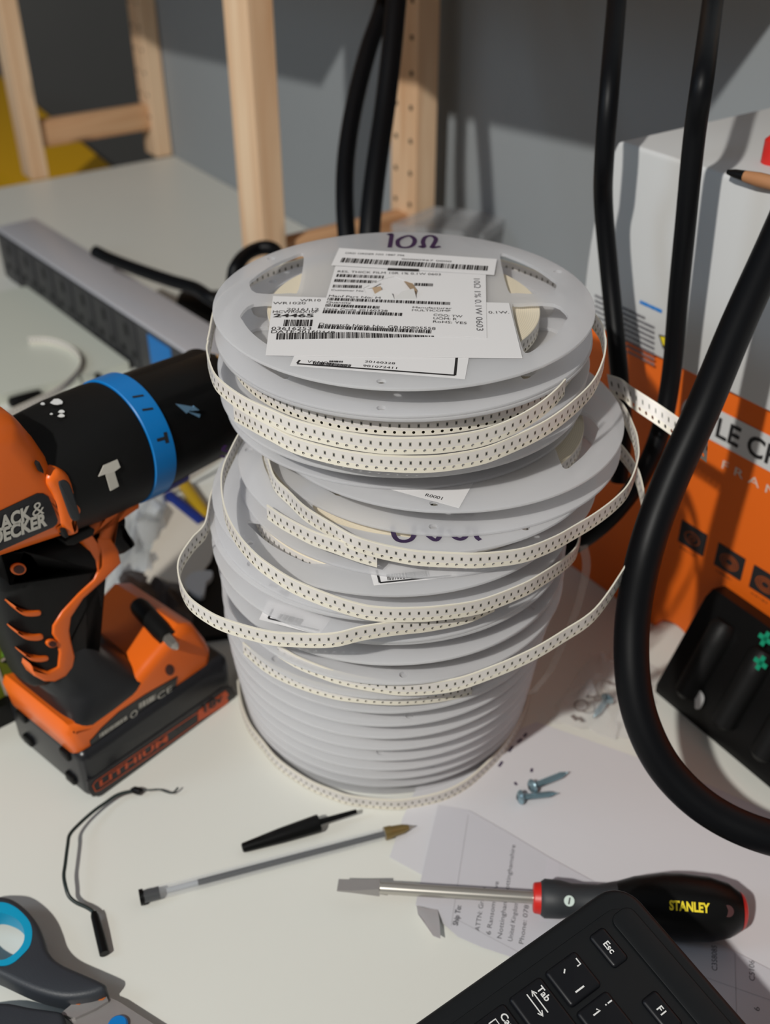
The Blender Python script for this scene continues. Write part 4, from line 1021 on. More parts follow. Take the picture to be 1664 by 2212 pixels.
# ---------------------------------------------------------------- things behind the drill
bb = [at(-90, 1618, 0), at(52, 1548, 0), at(24, 1500, 0), at(-110, 1560, 0)]
bm = NB(); sheet(bm, bb, 0.016, (0, 0, 1)); single('black_tray', bm, blk, 'flat black tray under the lime green box behind the drill grip', 'tray')
gz0 = 0.0165
gb = thing('green_box', 'lime green card box with a notch behind the drill grip', 'box', at(10, 1490, gz0))
g0, g1 = at(14, 1502, gz0), at(70, 1470, gz0)
gx_ = (g1 - g0).normalized(); gn_ = gx_.cross(DZ); g00 = g0 - gx_ * 0.045
if gn_.dot(C0 - g0) < 0: gn_ = -gn_
FG = frame(g0, gx_, DZ, gx_.cross(DZ))
zg = (atp(15, 1338, g0, gn_)).z - gz0
def gl(px, py): p = atp(px, py, g0, gn_); return ((p - g0).dot(gx_), p.z - gz0)
sgn = 1 if gx_.cross(DZ).dot(C0 - g0) > 0 else -1
bm = NB(); prism(bm, [(-0.045, 0), (0.03, 0), (0.03, zg), (-0.045, zg)], -0.045 * sgn if sgn > 0 else 0.0, 0.0 if sgn > 0 else 0.045, FG, 0, 0, 1)
put('carton', bm, olive, gb, True, 20)
bm = NB(); sheet(bm, [FG @ Vector((x, zg + 0.0002, z)) for x, z in ((-0.045, 0.0), (0.03, 0.0), (0.03, -0.045 * sgn), (-0.045, -0.045 * sgn))], 0.001, (0, 0, 1)); put('lid', bm, green, gb)
for p, q in (((-4, 1346), (28, 1329)), ((-8, 1440), (14, 1500)), ((14, 1500), (64, 1474)), ((2, 1428), (36, 1404))):
    bm = NB(); P_, Q_ = FG @ Vector((*gl(*p), 0.0)), FG @ Vector((*gl(*q), 0.0)); stroke(bm, [P_, Q_], 0.0022, gn_, 0.0004); put('pale_edge', bm, pale_edge, gb)
bm = NB(); sheet(bm, [FG @ Vector((*gl(*p), 0.0)) for p in ((2, 1430), (36, 1408), (46, 1438), (36, 1450), (26, 1448), (18, 1434))], 0.0005, gn_); put('notch', bm, M('deep_black', (8, 8, 8), 0.8), gb)
bm = NB(); sheet(bm, [FG @ Vector((*gl(*p), 0.0)) for p in ((4, 1390), (26, 1380), (34, 1402), (4, 1420))], 0.0004, gn_); put('light_flap', bm, green, gb)
# plastic bag, papers, scraps between drill and reels
rnd = random.Random(3)
def crumple(bm, quad, nx, ny, amp, base, seed=1, sink=0.0):
    rd = random.Random(seed); g = []
    a, b, c, d = [Vector(p) for p in quad]
    for j in range(ny + 1):
        row = []
        for i in range(nx + 1):
            u, v = i / nx, j / ny; p = a * (1 - u) * (1 - v) + b * u * (1 - v) + c * u * v + d * (1 - u) * v
            e = 4 * min(u, 1 - u, v, 1 - v); e = min(1, e + 0.15)
            p = p + Vector((rd.uniform(-1, 1) * .2 * amp, rd.uniform(-1, 1) * .2 * amp, base + abs(rd.gauss(0.5, 0.35)) * amp * e)); row.append(bm.verts.new(p))
        g.append(row)
    for j in range(ny):
        for i in range(nx):
            f = (g[j][i], g[j][i + 1], g[j + 1][i + 1], g[j + 1][i])
            if (i + j) % 2: bm.faces.new(f[:3]); bm.faces.new((f[0], f[2], f[3]))
            else: bm.faces.new((f[0], f[1], f[3])); bm.faces.new(f[1:])
bm = NB(); crumple(bm, [at(205, 1305), at(345, 1240), at(372, 1085), at(255, 1060)], 9, 9, 0.022, 0.006, 5)
single('plastic_bag', bm, hazy, 'crumpled milky plastic bag lying behind the drill trigger', 'bag', deg=80)
bm = NB(); sheet(bm, [at(300, 1290, .008), at(402, 1285, .008), at(455, 1215, .008), at(480, 1140, .008), at(360, 1085, .008), at(330, 1180, .008)], 0.0012, (0, 0, 1))
single('paper_scrap', bm, M('cream_card', (205, 197, 184), 0.7), 'pale sheet of card lying between the drill and the reel stack', 'card')
bm = NB(); sheet(bm, [at(380, 1395, .0), at(505, 1380, 0), at(500, 1150, 0), at(420, 1150, 0), at(370, 1290, 0)], 0.005, (0, 0, 1))
single('black_pouch', bm, blk_soft, 'flat black pouch lying under the pale card beside the stack', 'pouch')
bm = NB(); P = smooth([at(402, 1262, .006), at(418, 1245, .006), at(458, 1242, .006), at(456, 1258, .006), at(446, 1268, .006), at(440, 1296, .006), at(420, 1290, .006), at(404, 1276, .006)], 3, True); sheet(bm, P, 0.004, (0, 0, 1))
single('white_tab', bm, white_card, 'small white tab with a curved edge on the black pouch left of the stack', 'tab')
bm = NB(); crumple(bm, [at(235, 1345), at(420, 1385), at(405, 1290), at(280, 1240)], 7, 6, 0.012, 0.008, 9)
single('dark_pouch', bm, M('dark_brown_film', (46, 32, 28), 0.3), 'dark brown crumpled wrapper lying behind the battery of the drill', 'wrapper', deg=80)
bm = NB(); a, b = at(395, 1042, .006), at(452, 1125, .006); e = (b - a).normalized(); lathe(bm, [(0, .003), (.004, .0055), ((b - a).length, .0055)], frame(a, e, Vector((0, 0, 1)).cross(e)), 16)
single('yellow_pen', bm, M('mustard_plastic', (176, 140, 20), 0.45), 'mustard yellow pen lying left of the reel stack under the chuck', 'pen')
bm = NB(); a, b = at(365, 1075, .006), at(440, 1135, .006); e = (b - a).normalized(); lathe(bm, [(0, .006), ((b - a).length, .006)], frame(a, e, Vector((0, 0, 1)).cross(e)), 16)
single('navy_pen', bm, navy, 'dark blue pen lying beside the mustard yellow pen', 'pen')
bm = NB(); a, b = atd(300, 1068, .63), atd(392, 1022, .66); e = (b - a).normalized(); lathe(bm, [(0, .0045), (.004, .006), ((b - a).length - .02, .0065), ((b - a).length, .0065)], frame(a, e, Vector((0, 0, 1)).cross(e).normalized()), 16)
single('violet_marker', bm, violet, 'blue violet marker showing under the drill chuck', 'marker')
bm = NB(); tp = smooth([at(352, 1055, .012), at(380, 1040, .014), at(410, 1020, .016), at(445, 998, .018), at(500, 960, .02)], 5); ribbon(bm, tp, DN, 0.008, 0.0006)
single('tape_offcut', bm, tapem, 'short piece of carrier tape under the drill chuck left of the stack', 'tape')
# curled piece of tape on the pale panel, black scraps below it
bm = NB(); tp = smooth([at(60, 728, .018), at(100, 728, .018), at(140, 739, .018), at(168, 760, .018), at(172, 785, .018), at(150, 815, .018), at(110, 843, .018), at(50, 872, .018), at(-30, 905, .018), at(-80, 925, .018)], 6)
ribbon(bm, tp, DN, 0.008, 0.0008); single('curled_tape', bm, tapem, 'curled length of carrier tape standing on the pale panel at the left', 'tape')
bm = NB(); tube(bm, smooth([at(18, 872, .005), at(45, 864, .006), at(75, 856, .005), at(92, 852, .005)], 5), [0.002] + [0.0055] * 14 + [0.003], 12)
single('black_stub', bm, blk, 'small black stub lying in front of the curled tape at the left', 'stub')
bm = NB(); tube(bm, smooth([at(130, 862, .005), at(160, 850, .005), at(185, 838, .005), at(215, 822, .005), at(205, 805, .005)], 5), 0.0032, 10)
single('black_lead', bm, blk, 'short bent black lead between the pale panel and the drill', 'wire')

# ================================================================ foreground, right side
# black bit holder leaning back
hA = at(1413, 1492, 0.0); hB = at(1664, 1702, 0.0)
h1 = (hB - hA).normalized(); h2 = Vector((-h1.y, h1.x, 0))
if h2.y < 0: h2 = -h2
hl = thing('bit_holder', 'black plastic tool holder with green marked screwdriver at the right edge', 'tool holder', hA)
prof = [(0, 0), (0, 0.006), (0.030, 0.066), (0.036, 0.070), (0.046, 0.068), (0.062, 0.0)]
MH = Matrix(((h2.x, 0, h1.x, hA.x), (h2.y, 0, h1.y, hA.y), (0, 1, 0, 0), (0, 0, 0, 1)))
bm = NB(); prism(bm, [(p.x, p.y) for p in [Vector(q) for q in prof]], 0.0, 0.20, MH, 0.002); body = put('body', bm, blk, hl, True, 30)
sl = (h2 * 0.030 + Vector((0, 0, 0.060))); sd = sl.normalized(); sn = h1.cross(sd)
if sn.dot(C0 - hA) < 0: sn = -sn
def hp(a, b, c=0.0): return hA + Vector((0, 0, 0.006)) + h1 * a + sd * b + sn * c
for i in range(6):
    a = 0.022 + i * 0.030
    bm = NB(); m = frame(hp(a, 0.006, 0.001), sd, h1, sd.cross(h1)); lathe(bm, [(0, 0.004), (0.003, 0.0075), (0.040, 0.0085), (0.052, 0.0085), (0.056, 0.006)], m, 24)
    dr = put('driver_handle', bm, blk_soft, body)
    if i == 2:
        bm = NB()
        for px, py in ((1654, 1380), (1644, 1432)):
            c = atp(px, py, hp(a, 0.03, 0.0095), sn)
            for u_, v_ in ((0.0045, 0.0014), (0.0014, 0.0045)):
                sheet(bm, [c + h1 * x * u_ + sd * y * v_ for x, y in ((-1, -1), (1, -1), (1, 1), (-1, 1))], 0.0005, sn)
        put('green_marks', bm, tealp, dr)
bm = NB()
P = smooth([atp(px, py, hp(0, 0, 0.0012), sn) for px, py in ((1486, 1488), (1500, 1482), (1516, 1494), (1522, 1510), (1514, 1530), (1503, 1530), (1503, 1514), (1494, 1502))], 3, True)
sheet(bm, P, 0.0006, sn); put('pale_slot', bm, white_card, body, label='pale crescent shaped opening')

# papers
zp = 0.0004
pa = [at(px, py, zp) for px, py in ((842, 1852), (870, 1768), (905, 1690), (1040, 1610), (1160, 1560), (1280, 1602), (1400, 1645), (1522, 1692), (1664, 1755), (1850, 1840), (1850, 2330), (1500, 2330), (1200, 2120), (1000, 1960), (912, 1890))]
bm = NB(); sheet(bm, pa, 0.0003, (0, 0, 1)); single('paper_sheet', bm, paper, 'large plain white paper sheet under the two screws', 'paper')
zq = 0.0012
pb = [at(px, py, zq) for px, py in ((947, 1739), (1014, 1751), (1100, 1800), (1183, 1850), (1280, 1903), (1430, 1978), (1580, 2052), (1690, 2108), (1850, 2190), (1850, 2500), (1300, 2400), (1180, 2110), (1100, 2066), (1040, 2046), (990, 2024), (958, 1996), (946, 1966), (898, 1955), (912, 1890), (930, 1810))]
bm = NB(); sheet(bm, pb, 0.0003, (0, 0, 1)); inv = single('delivery_note', bm, paper2, 'printed delivery note with a curled corner under the screwdriver', 'paper')
bm = NB()
c0, c1_, c2, c3 = at(900, 1956, zq), at(946, 1964, zq), at(952, 2028, zq + 0.004), at(918, 1995, zq + 0.009)
P = [c0, at(920, 1962, zq), c1_, at(950, 1990, zq + .003), c2, at(936, 2022, zq + .006), c3, at(903, 1975, zq + .006)]
sheet(bm, P, 0.0002, (0, 0, 1)); put('curled_corner', bm, paper, inv)
bm = NB()
def ptext(s, a, b, h, bold=0.0):
    p, q = at(*a, zq + 0.0003), at(*b, zq + 0.0003); text(bm, s, p, q - p, ZUP.cross(q - p), h, (q - p).length, ZUP, 0.0001, 0, bold)
ptext('Ship To:', (989, 2000), (997, 1957), 0.0026, 0.03)
ptext('ATTN: Graham', (1036, 2012), (1050, 1918), 0.0024); ptext('6 Ransom Drive', (1060, 2020), (1078, 1905), 0.0024)
ptext('Nottingham, Nottinghamshire', (1084, 2028), (1114, 1826), 0.0024); ptext('United Kingdom', (1107, 2034), (1120, 1950), 0.0024); ptext('Phone: 0781', (1131, 2040), (1144, 1950), 0.0024)
ptext('C358085', (1550, 2098), (1549, 2044), 0.0026); ptext('C5106', (1631, 2120), (1630, 2076), 0.0026); ptext('6', (1642, 2185), (1641, 2176), 0.0026)
put('printing', bm, M('text_grey', (84, 82, 86), 0.7), inv)
bm = NB()
for a, b in (((975, 2000), (1012, 1760)), ((985, 1985), (1130, 2062)), ((1588, 2060), (1592, 2200)), ((1520, 2110), (1664, 2160))):
    stroke(bm, [at(*a, zq + .0003), at(*b, zq + .0003)], 0.0003, ZUP)
q = [at(px, py, zq + .0003) for px, py in ((1182, 1850), (1210, 1864), (1196, 1990), (1166, 1990))]
bm2 = NB(); sheet(bm2, q, 0.0001, ZUP); put('grey_cell', bm2, M('pale_grey_ink', (196, 194, 200), 0.7), inv)
put('table_lines', bm, M('line_grey', (168, 166, 170), 0.7), inv)
# stray purple ink marks on the plain sheet
bm = NB()
for a, b in (((1078, 1656), (1086, 1645)), ((1100, 1624), (1108, 1612)), ((1118, 1604), (1128, 1596)), ((1132, 1592), (1138, 1584)), ((1150, 1660), (1148, 1668)), ((1112, 1690), (1117, 1696))):
    stroke(bm, [at(*a, zp + .0003), at(*b, zp + .0003)], 0.0016, ZUP)
put('ink_marks', bm, purple, bpy.data.objects['paper_sheet'])

# screws
def screw(label, head, tip, z, rr=0.0019, hr=0.0042, group='small zinc screws'):
    a = at(*head, z + 0.0005); b = at(*tip, max(z - 0.001, 0.002)); e = (b - a).normalized(); L_ = (b - a).length
    t = thing('screw', label, 'screw', Vector((a.x, a.y, 0)), 0, group)
    m = frame(a, e, Vector((0, 0, 1)).cross(e).normalized())
    bm = NB(); lathe(bm, [(-0.0026, 0.0004), (-0.0025, 0.0018), (-0.0018, 0.0033), (-0.0006, hr), (0.0, hr), (0.0004, hr * 0.9), (0.0006, rr)], m, 28); hd = put('head', bm, zinc, t, True, 30)
    bm = NB()
    for r_ in (0, pi / 2): box(bm, m @ Matrix.Translation((-0.0024, 0, 0)) @ Matrix.Rotation(r_ + 0.4, 4, 'X'), (0.0008, 0.0032, 0.0007))
    put('cross_recess', bm, M('recess_grey', (40, 46, 50), 0.5), hd)
    prof = []; n = int(L_ / 0.0011)
    for k in range(n):
        x = 0.0006 + (L_ - 0.0006) * k / n; f = min(1.0, (L_ - x) / 0.006); f = max(f, 0.12)
        prof += [(x, rr * 0.62 * f), (x + 0.00035, rr * 1.02 * f), (x + 0.0007, rr * 0.62 * f)]
    prof.append((L_, 0.0001))
    bm = NB(); lathe(bm, prof, m, 20); put('thread', bm, zinc, t, True, 25)
screw('upper of the two zinc screws lying on the plain paper, point to the upper right', (1152, 1698), (1230, 1667), 0.0052)
screw('lower of the two zinc screws on the plain paper, lying nearly level', (1127, 1722), (1208, 1713), 0.0044)
screw('zinc screw seen inside the clear plastic bag near the cable', (1312, 1510), (1281, 1552), 0.006)
bm = NB(); crumple(bm, [at(1185, 1565), at(1395, 1625), at(1425, 1450), at(1275, 1415)], 11, 9, 0.016, 0.003, 12)
cb = single('clear_bag', bm, bagm, 'small clear plastic bag with a screw in it behind the plain paper', 'bag', deg=80)
bm = NB()
def pz(px, py): return at(px, py, 0.014)
for c in ((1282, 1496), (1256, 1524)):
    if c[0] > 1270: stroke(bm, [pz(c[0] - 14, c[1] + 10), pz(c[0], c[1] - 14), pz(c[0] + 14, c[1] + 8), pz(c[0] - 14, c[1] + 10)], 0.0012, ZUP, 0, 0, 1)
    else: stroke(bm, [pz(c[0] + 15 * cos(t), c[1] + 12 * sin(t)) for t in [2 * pi * k / 10 for k in range(11)]], 0.0012, ZUP, 0, 0, 1)
stroke(bm, [pz(1236, 1545), pz(1248, 1556)], 0.003, ZUP); stroke(bm, [pz(1302, 1470), pz(1318, 1474)], 0.003, ZUP)
put('printed_signs', bm, M('soft_grey_ink', (120, 112, 108), 0.7), cb)

# ballpoint pen without cap
zr = 0.0042
p0, p1 = at(302, 1939, zr), at(896, 1784, zr * 0.8); e = (p1 - p0).normalized(); L_ = (p1 - p0).length
pen = thing('ballpoint_pen', 'clear barrelled black ballpoint pen lying without its cap in front of the stack', 'pen', Vector((p0.x, p0.y, 0)))
m = frame(p0, e, Vector((0, 0, 1)).cross(e).normalized()); px_ = lambda x: (at(x, 1939 + (x - 302) * (1784 - 1939) / (896 - 302), zr) - p0).dot(e)
xa, xb, xc = px_(345), px_(832), px_(872)
bm = NB(); lathe(bm, [(0.002, 0.0041), (xb, 0.0041), (xb, 0.0033), (0.002, 0.0033)], m, 6, caps=False); put('barrel', bm, clear, pen, True, 20)
bm = NB(); lathe(bm, [(0, 0.0030), (0, 0.0042), (0.002, 0.0042), (0.0022, 0.0033), (xa, 0.0033)], m, 24); put('end_plug', bm, blk, pen)
bm = NB(); lathe(bm, [(px_(428), 0.0016), (xb, 0.0016)], m @ Matrix.Translation((0, 0.0009, -0.0012)), 12); put('ink_tube', bm, blk, pen)
bm = NB(); lathe(bm, [(px_(360), 0.0015), (px_(428), 0.0015)], m @ Matrix.Translation((0, 0.0009, -0.0012)), 12); put('empty_tube', bm, hazy, pen)
bm = NB(); lathe(bm, [(xb, 0.0037), (xb + 0.004, 0.0036), (xb + 0.0045, 0.0032), (xc, 0.0026), (px_(884), 0.0014)], m, 20); put('nose_cone', bm, brass, pen)
bm = NB(); lathe(bm, [(px_(884), 0.0011), (L_ - 0.001, 0.0006), (L_, 0.0003)], m, 12); put('point', bm, steel, pen)
# pen cap
z0 = 0.0052
a, b, c = at(523, 1832, 0.0035), at(690, 1778, z0), at(768, 1752, 0.0035)
cap = thing('pen_cap', 'black pen cap lying beside the ballpoint pen', 'pen cap', Vector((a.x, a.y, 0)))
e = (b - a).normalized(); L_ = (b - a).length; m = frame(a, e, Vector((0, 0, 1)).cross(e).normalized())
bm = NB(); lathe(bm, [(0.0, 0.0018), (0.0005, 0.0026), (L_ * 0.5, 0.0042), (L_ - 0.001, 0.0050), (L_, 0.0049), (L_, 0.0036), (L_ - 0.01, 0.0034)], m, 28, caps=True); put('cap_body', bm, blk, cap)
bm = NB(); L2_ = (c - a).dot(e); tube(bm, [m @ Vector((L_ * 0.25, 0, 0.0028)), m @ Vector((L_ * 0.8, 0, 0.0026)), m @ Vector((L_, 0, 0.0008)), m @ Vector((L2_, 0, -0.0002))], [0.0012, 0.0016, 0.0018, 0.0013], 10); put('clip', bm, blk, cap)

# slotted screwdriver
zs_ = 0.0165
s0, s1 = at(730, 1912, 0.011), at(1606, 1968, zs_); e = (s1 - s0).normalized()
sd_ = thing('screwdriver', 'slotted screwdriver with black handle and red collar, half under the keyboard', 'screwdriver', Vector((s0.x, s0.y, 0)))
m = frame(s0, e, Vector((0, 0, 1)).cross(e).normalized()); LS = (s1 - s0).length
sx = lambda px: (at(px, 1912 + (px - 730) * 56 / 876, zs_ - 0.003) - s0).dot(e)
x1_, x2_ = sx(1152), sx(1168)
bm = NB(); lathe(bm, [(0.022, 0.0030), (0.03, 0.0031), (x1_ + 0.002, 0.0031)], m, 24); put('shaft', bm, steel, sd_)
bm = NB(); ring_ = []
for x, hw, ht in ((0.0, 0.0034, 0.0005), (0.008, 0.0034, 0.0010), (0.022, 0.0030, 0.0030)):
    ring_.append([bm.verts.new(m @ Vector((x, hw * a_, ht * b_))) for a_, b_ in ((-1, -1), (1, -1), (1, 1), (-1, 1))])
for a_, b_ in zip(ring_, ring_[1:]):
    for k in range(4): bm.faces.new((a_[k], a_[(k + 1) % 4], b_[(k + 1) % 4], b_[k]))
bm.faces.new(ring_[0][::-1]); bm.faces.new(ring_[-1]); put('flat_tip', bm, steel_matte, sd_)
bm = NB(); lathe(bm, [(x1_, 0.0068), (x1_ + 0.0006, 0.0075), (x2_, 0.0080), (x2_ + 0.001, 0.0070)], m, 32); put('red_collar', bm, redp, sd_)
xm = sx(1330); xk = sx(1470); xe = sx(1588)
bm = NB(); lathe(bm, [(x2_, 0.0082), (x2_ + 0.002, 0.0096), (x2_ + 0.010, 0.0094), (sx(1235), 0.0082), (sx(1290), 0.0084), (xm, 0.0105), (xm + 0.001, 0.0102)], m, 40); put('front_grip', bm, dkgrey, sd_)
bm = NB(); lathe(bm, [(xm, 0.0104), (sx(1370), 0.0135), (sx(1430), 0.0160), (xk, 0.0164), (sx(1530), 0.0156), (sx(1570), 0.0132), (xe, 0.0105), (sx(1596), 0.0092)], m, 40); hd = put('handle', bm, blk, sd_)
bm = NB(); lathe(bm, [(sx(1596), 0.0094), (sx(1604), 0.0080), (sx(1609), 0.0050), (sx(1611), 0.001)], m, 32); put('red_end', bm, redp, sd_)
def onL(px, py, rr):
    mi = m.inverted(); o = mi @ C0; d = mi.to_3x3() @ ray(px, py); a_ = d.y**2 + d.z**2; b_ = o.y * d.y + o.z * d.z; c_ = o.y**2 + o.z**2 - rr * rr
    return m @ (o + d * ((-b_ - sqrt(max(0, b_ * b_ - a_ * c_))) / a_))
p, q = onL(1446, 1965, 0.0167), onL(1534, 1972, 0.0167); up_ = onL(1490, 1945, 0.0168) - onL(1490, 1966, 0.0168)
bm = NB(); nn = (q - p).cross(up_).normalized(); text(bm, 'STANLEY', p, q - p, nn.cross(q - p), 0.0042, (q - p).length, nn, 0.0008, 0, 0.04); put('lettering', bm, yellow_ink, hd)
cE = onL(1230, 1946, 0.0088); nn = (cE - (m @ Vector(((m.inverted() @ cE).x, 0, 0)))).normalized()
bm = NB(); ya_ = nn.cross(e).normalized(); P = [cE + nn * 0.0004 + e * 0.0026 * cos(t) + ya_ * 0.0026 * sin(t) for t in [2 * pi * k / 20 for k in range(20)]]; sheet(bm, P, 0.0002, nn); sg = put('slot_sign', bm, M('pale_mint', (200, 214, 206), 0.5), sd_)
bm = NB(); stroke(bm, [cE + nn * 0.0007 - e * 0.0003 - ya_ * 0.0016, cE + nn * 0.0007 + e * 0.0003 + ya_ * 0.0016], 0.0007, nn); put('slot_line', bm, ink, sg)
cH = onL(1573, 1968, 0.0135); nn = (cH - (m @ Vector(((m.inverted() @ cH).x, 0, 0)))).normalized(); ya_ = nn.cross(e).normalized()
bm = NB(); sheet(bm, [cH + nn * 0.0002 + e * 0.0028 * cos(t) + ya_ * 0.0028 * sin(t) for t in [2 * pi * k / 20 for k in range(20)]], 0.0003, nn); put('hanging_hole', bm, M('dark_red', (60, 10, 10), 0.5), hd)

# keyboard, tipped up above the screwdriver
KN = Vector((0.056, -0.157, 0.986)).normalized()
def kpl(px, py, t): d = ray(px, py); k0 = C0 + ray(1176, 2099) * t; return C0 + d * ((k0 - C0).dot(KN) / d.dot(KN))
u_ = ((kpl(1241, 2189, 1) - kpl(1176, 2099, 1)).length + (kpl(1100, 2159, 1) - kpl(1176, 2099, 1)).length) / 2
KT = 0.019 / u_
K0 = kpl(1176, 2099, KT); ka = (kpl(1241, 2189, KT) - K0).normalized(); kb = (K0 - kpl(1100, 2159, KT)).normalized()
bis = (ka + kb).normalized(); oth = (ka - kb).normalized(); ka = (bis + oth).normalized(); kb = (bis - oth).normalized()
FK = frame(K0, ka, kb, ka.cross(kb)); FKi = FK.inverted()
def kq(px, py): p = FKi @ kpl(px, py, KT); return (p.x, p.y)
kx0 = (kq(1200, 1979)[0] + kq(1000, 2142)[0]) / 2; ky1 = (kq(1382, 1928)[1] + kq(1500, 2066)[1]) / 2
kz = -0.0040
kbd = thing('keyboard', 'black computer keyboard corner overlapping the screwdriver handle at the lower right', 'keyboard', (K0.x, K0.y, K0.z))
kbd.matrix_basis = FK
bm = NB(); prism(bm, rrect(kx0, ky1 - 0.155, kx0 + 0.40, ky1, 0.013, 8), kz - 0.014, kz + 0.0018, I4, 0.0035, 0, 4); put('case', bm, kbody, kbd, False, 40)
ins = 0.0085
bm = NB(); prism(bm, rrect(kx0 + ins, ky1 - 0.148, kx0 + 0.39, ky1 - ins, 0.008, 6), kz + 0.0014, kz + 0.0024, I4, 0.0006, 0, 2); put('top_plate', bm, kbody, kbd, False, 30)
g0_, g1_ = kq(1330, 1995), kq(1380, 1972)
ya_, yb_ = kq(1400, 2080)[1], kq(1440, 2044)[1]
xs_ = kq(1335, 1968)[0]
bm = NB(); prism(bm, rrect(xs_, min(ya_, yb_), kx0 + 0.37, max(ya_, yb_), 0.004, 6), kz + 0.0022, kz + 0.0030, I4, 0.0006, 0, 2); put('media_strip', bm, kbody, kbd, False, 30)
def key(x, y, w_, h_, z=0.0, tops=()):
    bm = NB(); prism(bm, rrect(x, y, x + w_, y + h_, 0.0018, 4), kz + 0.001, z, I4, 0.0016, 0, 4); kk = put('key', bm, keym, kbd, False, 50)
    if tops:
        bm = NB()
        for kind, *a in tops:
            if kind == 't': s, px, py, h = a; text(bm, s, (x + px, y + py, z), (1, 0, 0), (0, 1, 0), h, None, (0, 0, 1), 0.0001, 0, 0.02)
            else: P, wd = a; stroke(bm, [(x + p[0], y + p[1], z) for p in P], wd, (0, 0, 1), 0.0001, 0, 1)
        put('legend', bm, white_ink, kk, False)
    return kk
kw = 0.0168; sp = 0.019
key(0, 0, kw, kw, 0, [('s', [(0.0030, 0.0146), (0.0058, 0.0146), (0.0058, 0.0128)], 0.0006), ('s', [(0.0038, 0.0078), (0.0050, 0.0064)], 0.0006), ('s', [(0.0132, 0.0052), (0.0132, 0.0098)], 0.0007)])
key(sp, 0, kw, kw, 0, [('s', [(0.0036, 0.0078), (0.0048, 0.0088), (0.0048, 0.0052)], 0.0006), ('s', [(0.0045, 0.0154), (0.0045, 0.0132)], 0.0006), ('s', [(0.0045, 0.0125), (0.0045, 0.0119)], 0.0006)])
key(2 * sp, 0, kw, kw, 0, [('t', '2', 0.003, 0.003, 0.0032), ('t', '"', 0.0034, 0.0098, 0.0034)])
key(3 * sp, 0, kw, kw, 0, [('t', '3', 0.003, 0.003, 0.0032)])
key(0, -sp, kw + 0.0095, kw, 0, [('t', 'Tab', 0.0034, 0.0118, 0.0028), ('s', [(0.0030, 0.0098), (0.0130, 0.0098)], 0.0005), ('s', [(0.0050, 0.0109), (0.0030, 0.0098), (0.0050, 0.0087)], 0.0005), ('s', [(0.0030, 0.0072), (0.0130, 0.0072)], 0.0005), ('s', [(0.0110, 0.0083), (0.0130, 0.0072), (0.0110, 0.0061)], 0.0005)])
for i, s in enumerate('QWE'): key(sp * 1.5 + i * sp, -sp, kw, kw, 0, [('t', s, 0.003, 0.009, 0.0032)])
key(0, -2 * sp, kw + 0.014, kw, 0, [('t', 'Caps Lock', 0.0035, 0.0118, 0.0028), ('s', [(0.0035, 0.0065), (0.0065, 0.0065), (0.0065, 0.0098), (0.0035, 0.0098), (0.0035, 0.0065)], 0.0005)])
for i, s in enumerate('ASD'): key(sp * 1.75 + i * sp, -2 * sp, kw, kw, 0, [('t', s, 0.003, 0.009, 0.0032)])
ex_, ey_ = kq(1272, 2021); fx_, fy_ = kq(1384, 2160)
eh = 0.0085
key(ex_, ey_, 0.0160, eh, -0.0005, [('t', 'Esc', 0.0058, 0.0028, 0.0028)])
for i in range(3): key(fx_ + sp * i, ey_, 0.0160, eh, -0.0005, [('t', 'F%d' % (i + 1), 0.0060, 0.0028, 0.0028)])

# scissors
def E_(x, y): return (x / 4.894, 1900 + y / 4.894)
sc = thing('scissors', 'scissors with dark grey handles lined in bright blue at the lower left corner', 'scissors', at(60, 2080, 0))
zt1 = 0.0150
def sp2(pts, z, n=4): return [(p.x, p.y) for p in smooth([at(*E_(*p), z) for p in pts], n, True)]
outer = [(0, 160), (150, 200), (300, 318), (400, 450), (462, 600), (510, 740), (630, 862), (880, 978), (1075, 1066), (1120, 1110), (1085, 1170), (900, 1225), (640, 1240), (330, 1160), (0, 1010), (-250, 900), (-480, 760), (-560, 560), (-480, 330), (-250, 180)]
hole_o = [(0, 232), (120, 262), (230, 340), (310, 440), (342, 560), (320, 700), (240, 800), (130, 890), (0, 918), (-180, 880), (-340, 760), (-400, 580), (-340, 380), (-180, 260)]
hole_i = [(0, 380), (90, 400), (180, 445), (245, 520), (268, 610), (255, 700), (190, 790), (90, 862), (0, 880), (-130, 845), (-260, 740), (-310, 590), (-250, 460), (-120, 395)]
bm = NB(); prism(bm, sp2(outer, zt1), 0.004, zt1, I4, 0.0030, 0, 4, [sp2(hole_o, zt1)], 0.001); put('upper_handle', bm, M('charcoal_plastic', (46, 50, 56), 0.5, bump=0.1, bscale=1500), sc, True, 60)
bm = NB(); prism(bm, sp2(hole_o, zt1 - 0.001), 0.0045, zt1 - 0.0005, I4, 0.0, 0, 3, [sp2(hole_i, zt1 - 0.003)]); put('blue_lining', bm, cyanp, sc, True, 50)
low_ = [(0, 1290), (320, 1340), (600, 1380), (660, 1405), (690, 1480), (690, 1560), (600, 1700), (300, 1900), (0, 2050), (-400, 2000), (-520, 1700), (-400, 1380)]
bm = NB(); prism(bm, sp2(low_, 0.012), 0.002, 0.0125, I4, 0.0028, 0, 4, [sp2([(0, 1560), (200, 1600), (260, 1700), (120, 1850), (-100, 1900), (-300, 1800), (-300, 1620)], 0.012)], 0.001); put('lower_handle', bm, M('charcoal_plastic'), sc, True, 60)
bm = NB(); P = [at(*E_(*p), 0.007) for p in ((640, 1440), (780, 1325), (960, 1240), (1060, 1200), (1125, 1235), (1150, 1300), (1020, 1380), (800, 1480))]; sheet(bm, P, 0.0016, ZUP); put('upper_blade', bm, steel_matte, sc)
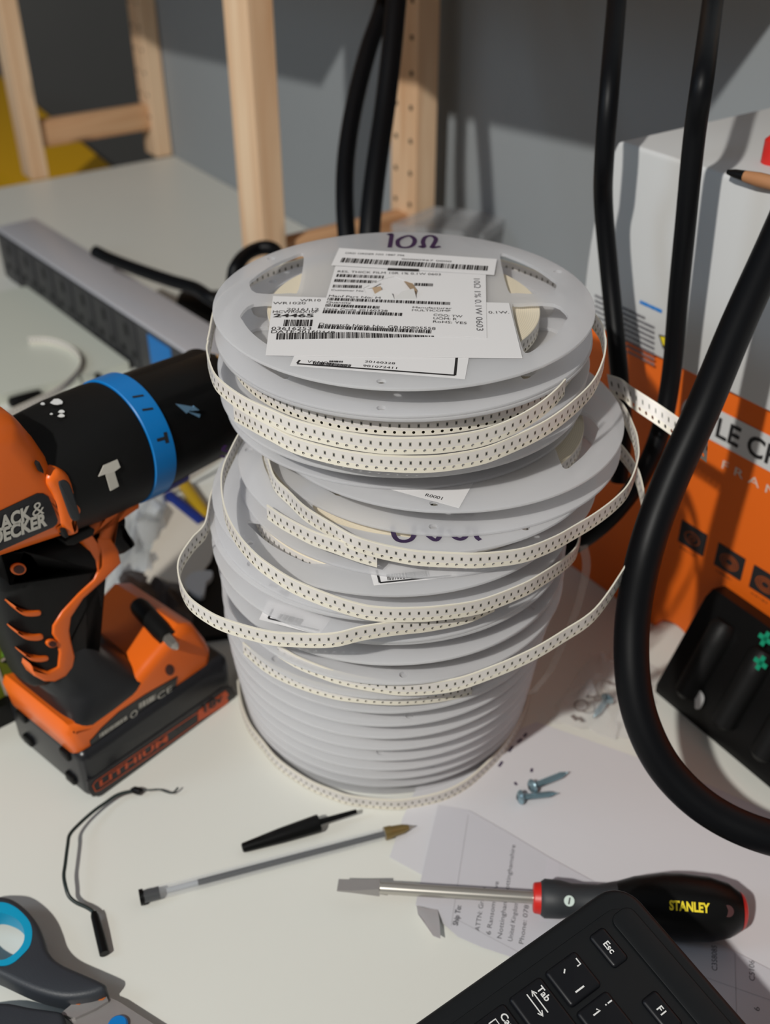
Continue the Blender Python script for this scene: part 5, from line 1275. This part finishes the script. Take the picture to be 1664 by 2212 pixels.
bm = NB(); P = [at(*E_(*p), 0.0050) for p in ((660, 1440), (900, 1350), (1080, 1290), (1180, 1275), (1260, 1310), (1664, 1570), (2300, 2000), (2900, 2420), (2500, 2350), (1500, 1900), (900, 1640))]; sheet(bm, P, 0.0018, ZUP); put('lower_blade', bm, steel_matte, sc)
c = at(*E_(1250, 1545), 0.0075); bm = NB(); lathe(bm, [(0, 0.0046), (0.0022, 0.0046), (0.003, 0.0038)], Matrix.Translation((c.x, c.y, 0.0064)) @ Matrix.Rotation(-pi / 2, 4, 'Y'), 28); put('pivot', bm, bluep, sc)
bm = NB(); P = [at(*E_(*p), 0.0087) for p in ((800, 1320), (850, 1285), (880, 1290), (840, 1325))]; sheet(bm, P, 0.0002, ZUP); P = [at(*E_(*p), 0.0087) for p in ((1040, 1280), (1055, 1255), (1120, 1245), (1090, 1275))]; sheet(bm, P, 0.0002, ZUP)
put('rust_spots', bm, M('rust', (190, 104, 40), 0.7), sc)

# bent black wire with a sleeve
def Wp(x, y, z): return at(x / 2.377, 1640 + y / 2.377, z)
wr = thing('wire_piece', 'bent thin black wire with a fat sleeve end lying left of the pen', 'wire', Wp(480, 600, 0))
pts = [Wp(915, 145, .004), Wp(895, 168, .003), Wp(870, 172, .003), Wp(820, 156, .003), Wp(770, 158, .003), Wp(705, 160, .003), Wp(610, 180, .004), Wp(540, 225, .004), Wp(480, 268, .005), Wp(415, 325, .006), Wp(360, 385, .008), Wp(348, 440, .009), Wp(335, 540, .009), Wp(328, 600, .009), Wp(340, 665, .008), Wp(358, 708, .006), Wp(395, 738, .005), Wp(440, 758, .005), Wp(472, 778, .005), Wp(490, 800, .005)]
P = smooth(pts, 5); rs = [0.0006 if i < 25 else 0.0010 for i in range(len(P))]
bm = NB(); tube(bm, P, rs, 10); put('core', bm, M('wire_dark', (34, 44, 42), 0.4), wr)
bm = NB(); tube(bm, [Wp(672, 158, .0032), Wp(690, 158, .0034), Wp(715, 165, .0032), Wp(735, 158, .003)], [0.001, 0.0022, 0.0024, 0.0008], 10); put('knot', bm, blk, wr)
bm = NB(); tube(bm, [Wp(482, 785, .005), Wp(487, 805, .0045), Wp(512, 900, .0035), Wp(537, 1000, .0026)], [0.0015, 0.0021, 0.0024, 0.0025], 12); put('sleeve', bm, blk, wr)
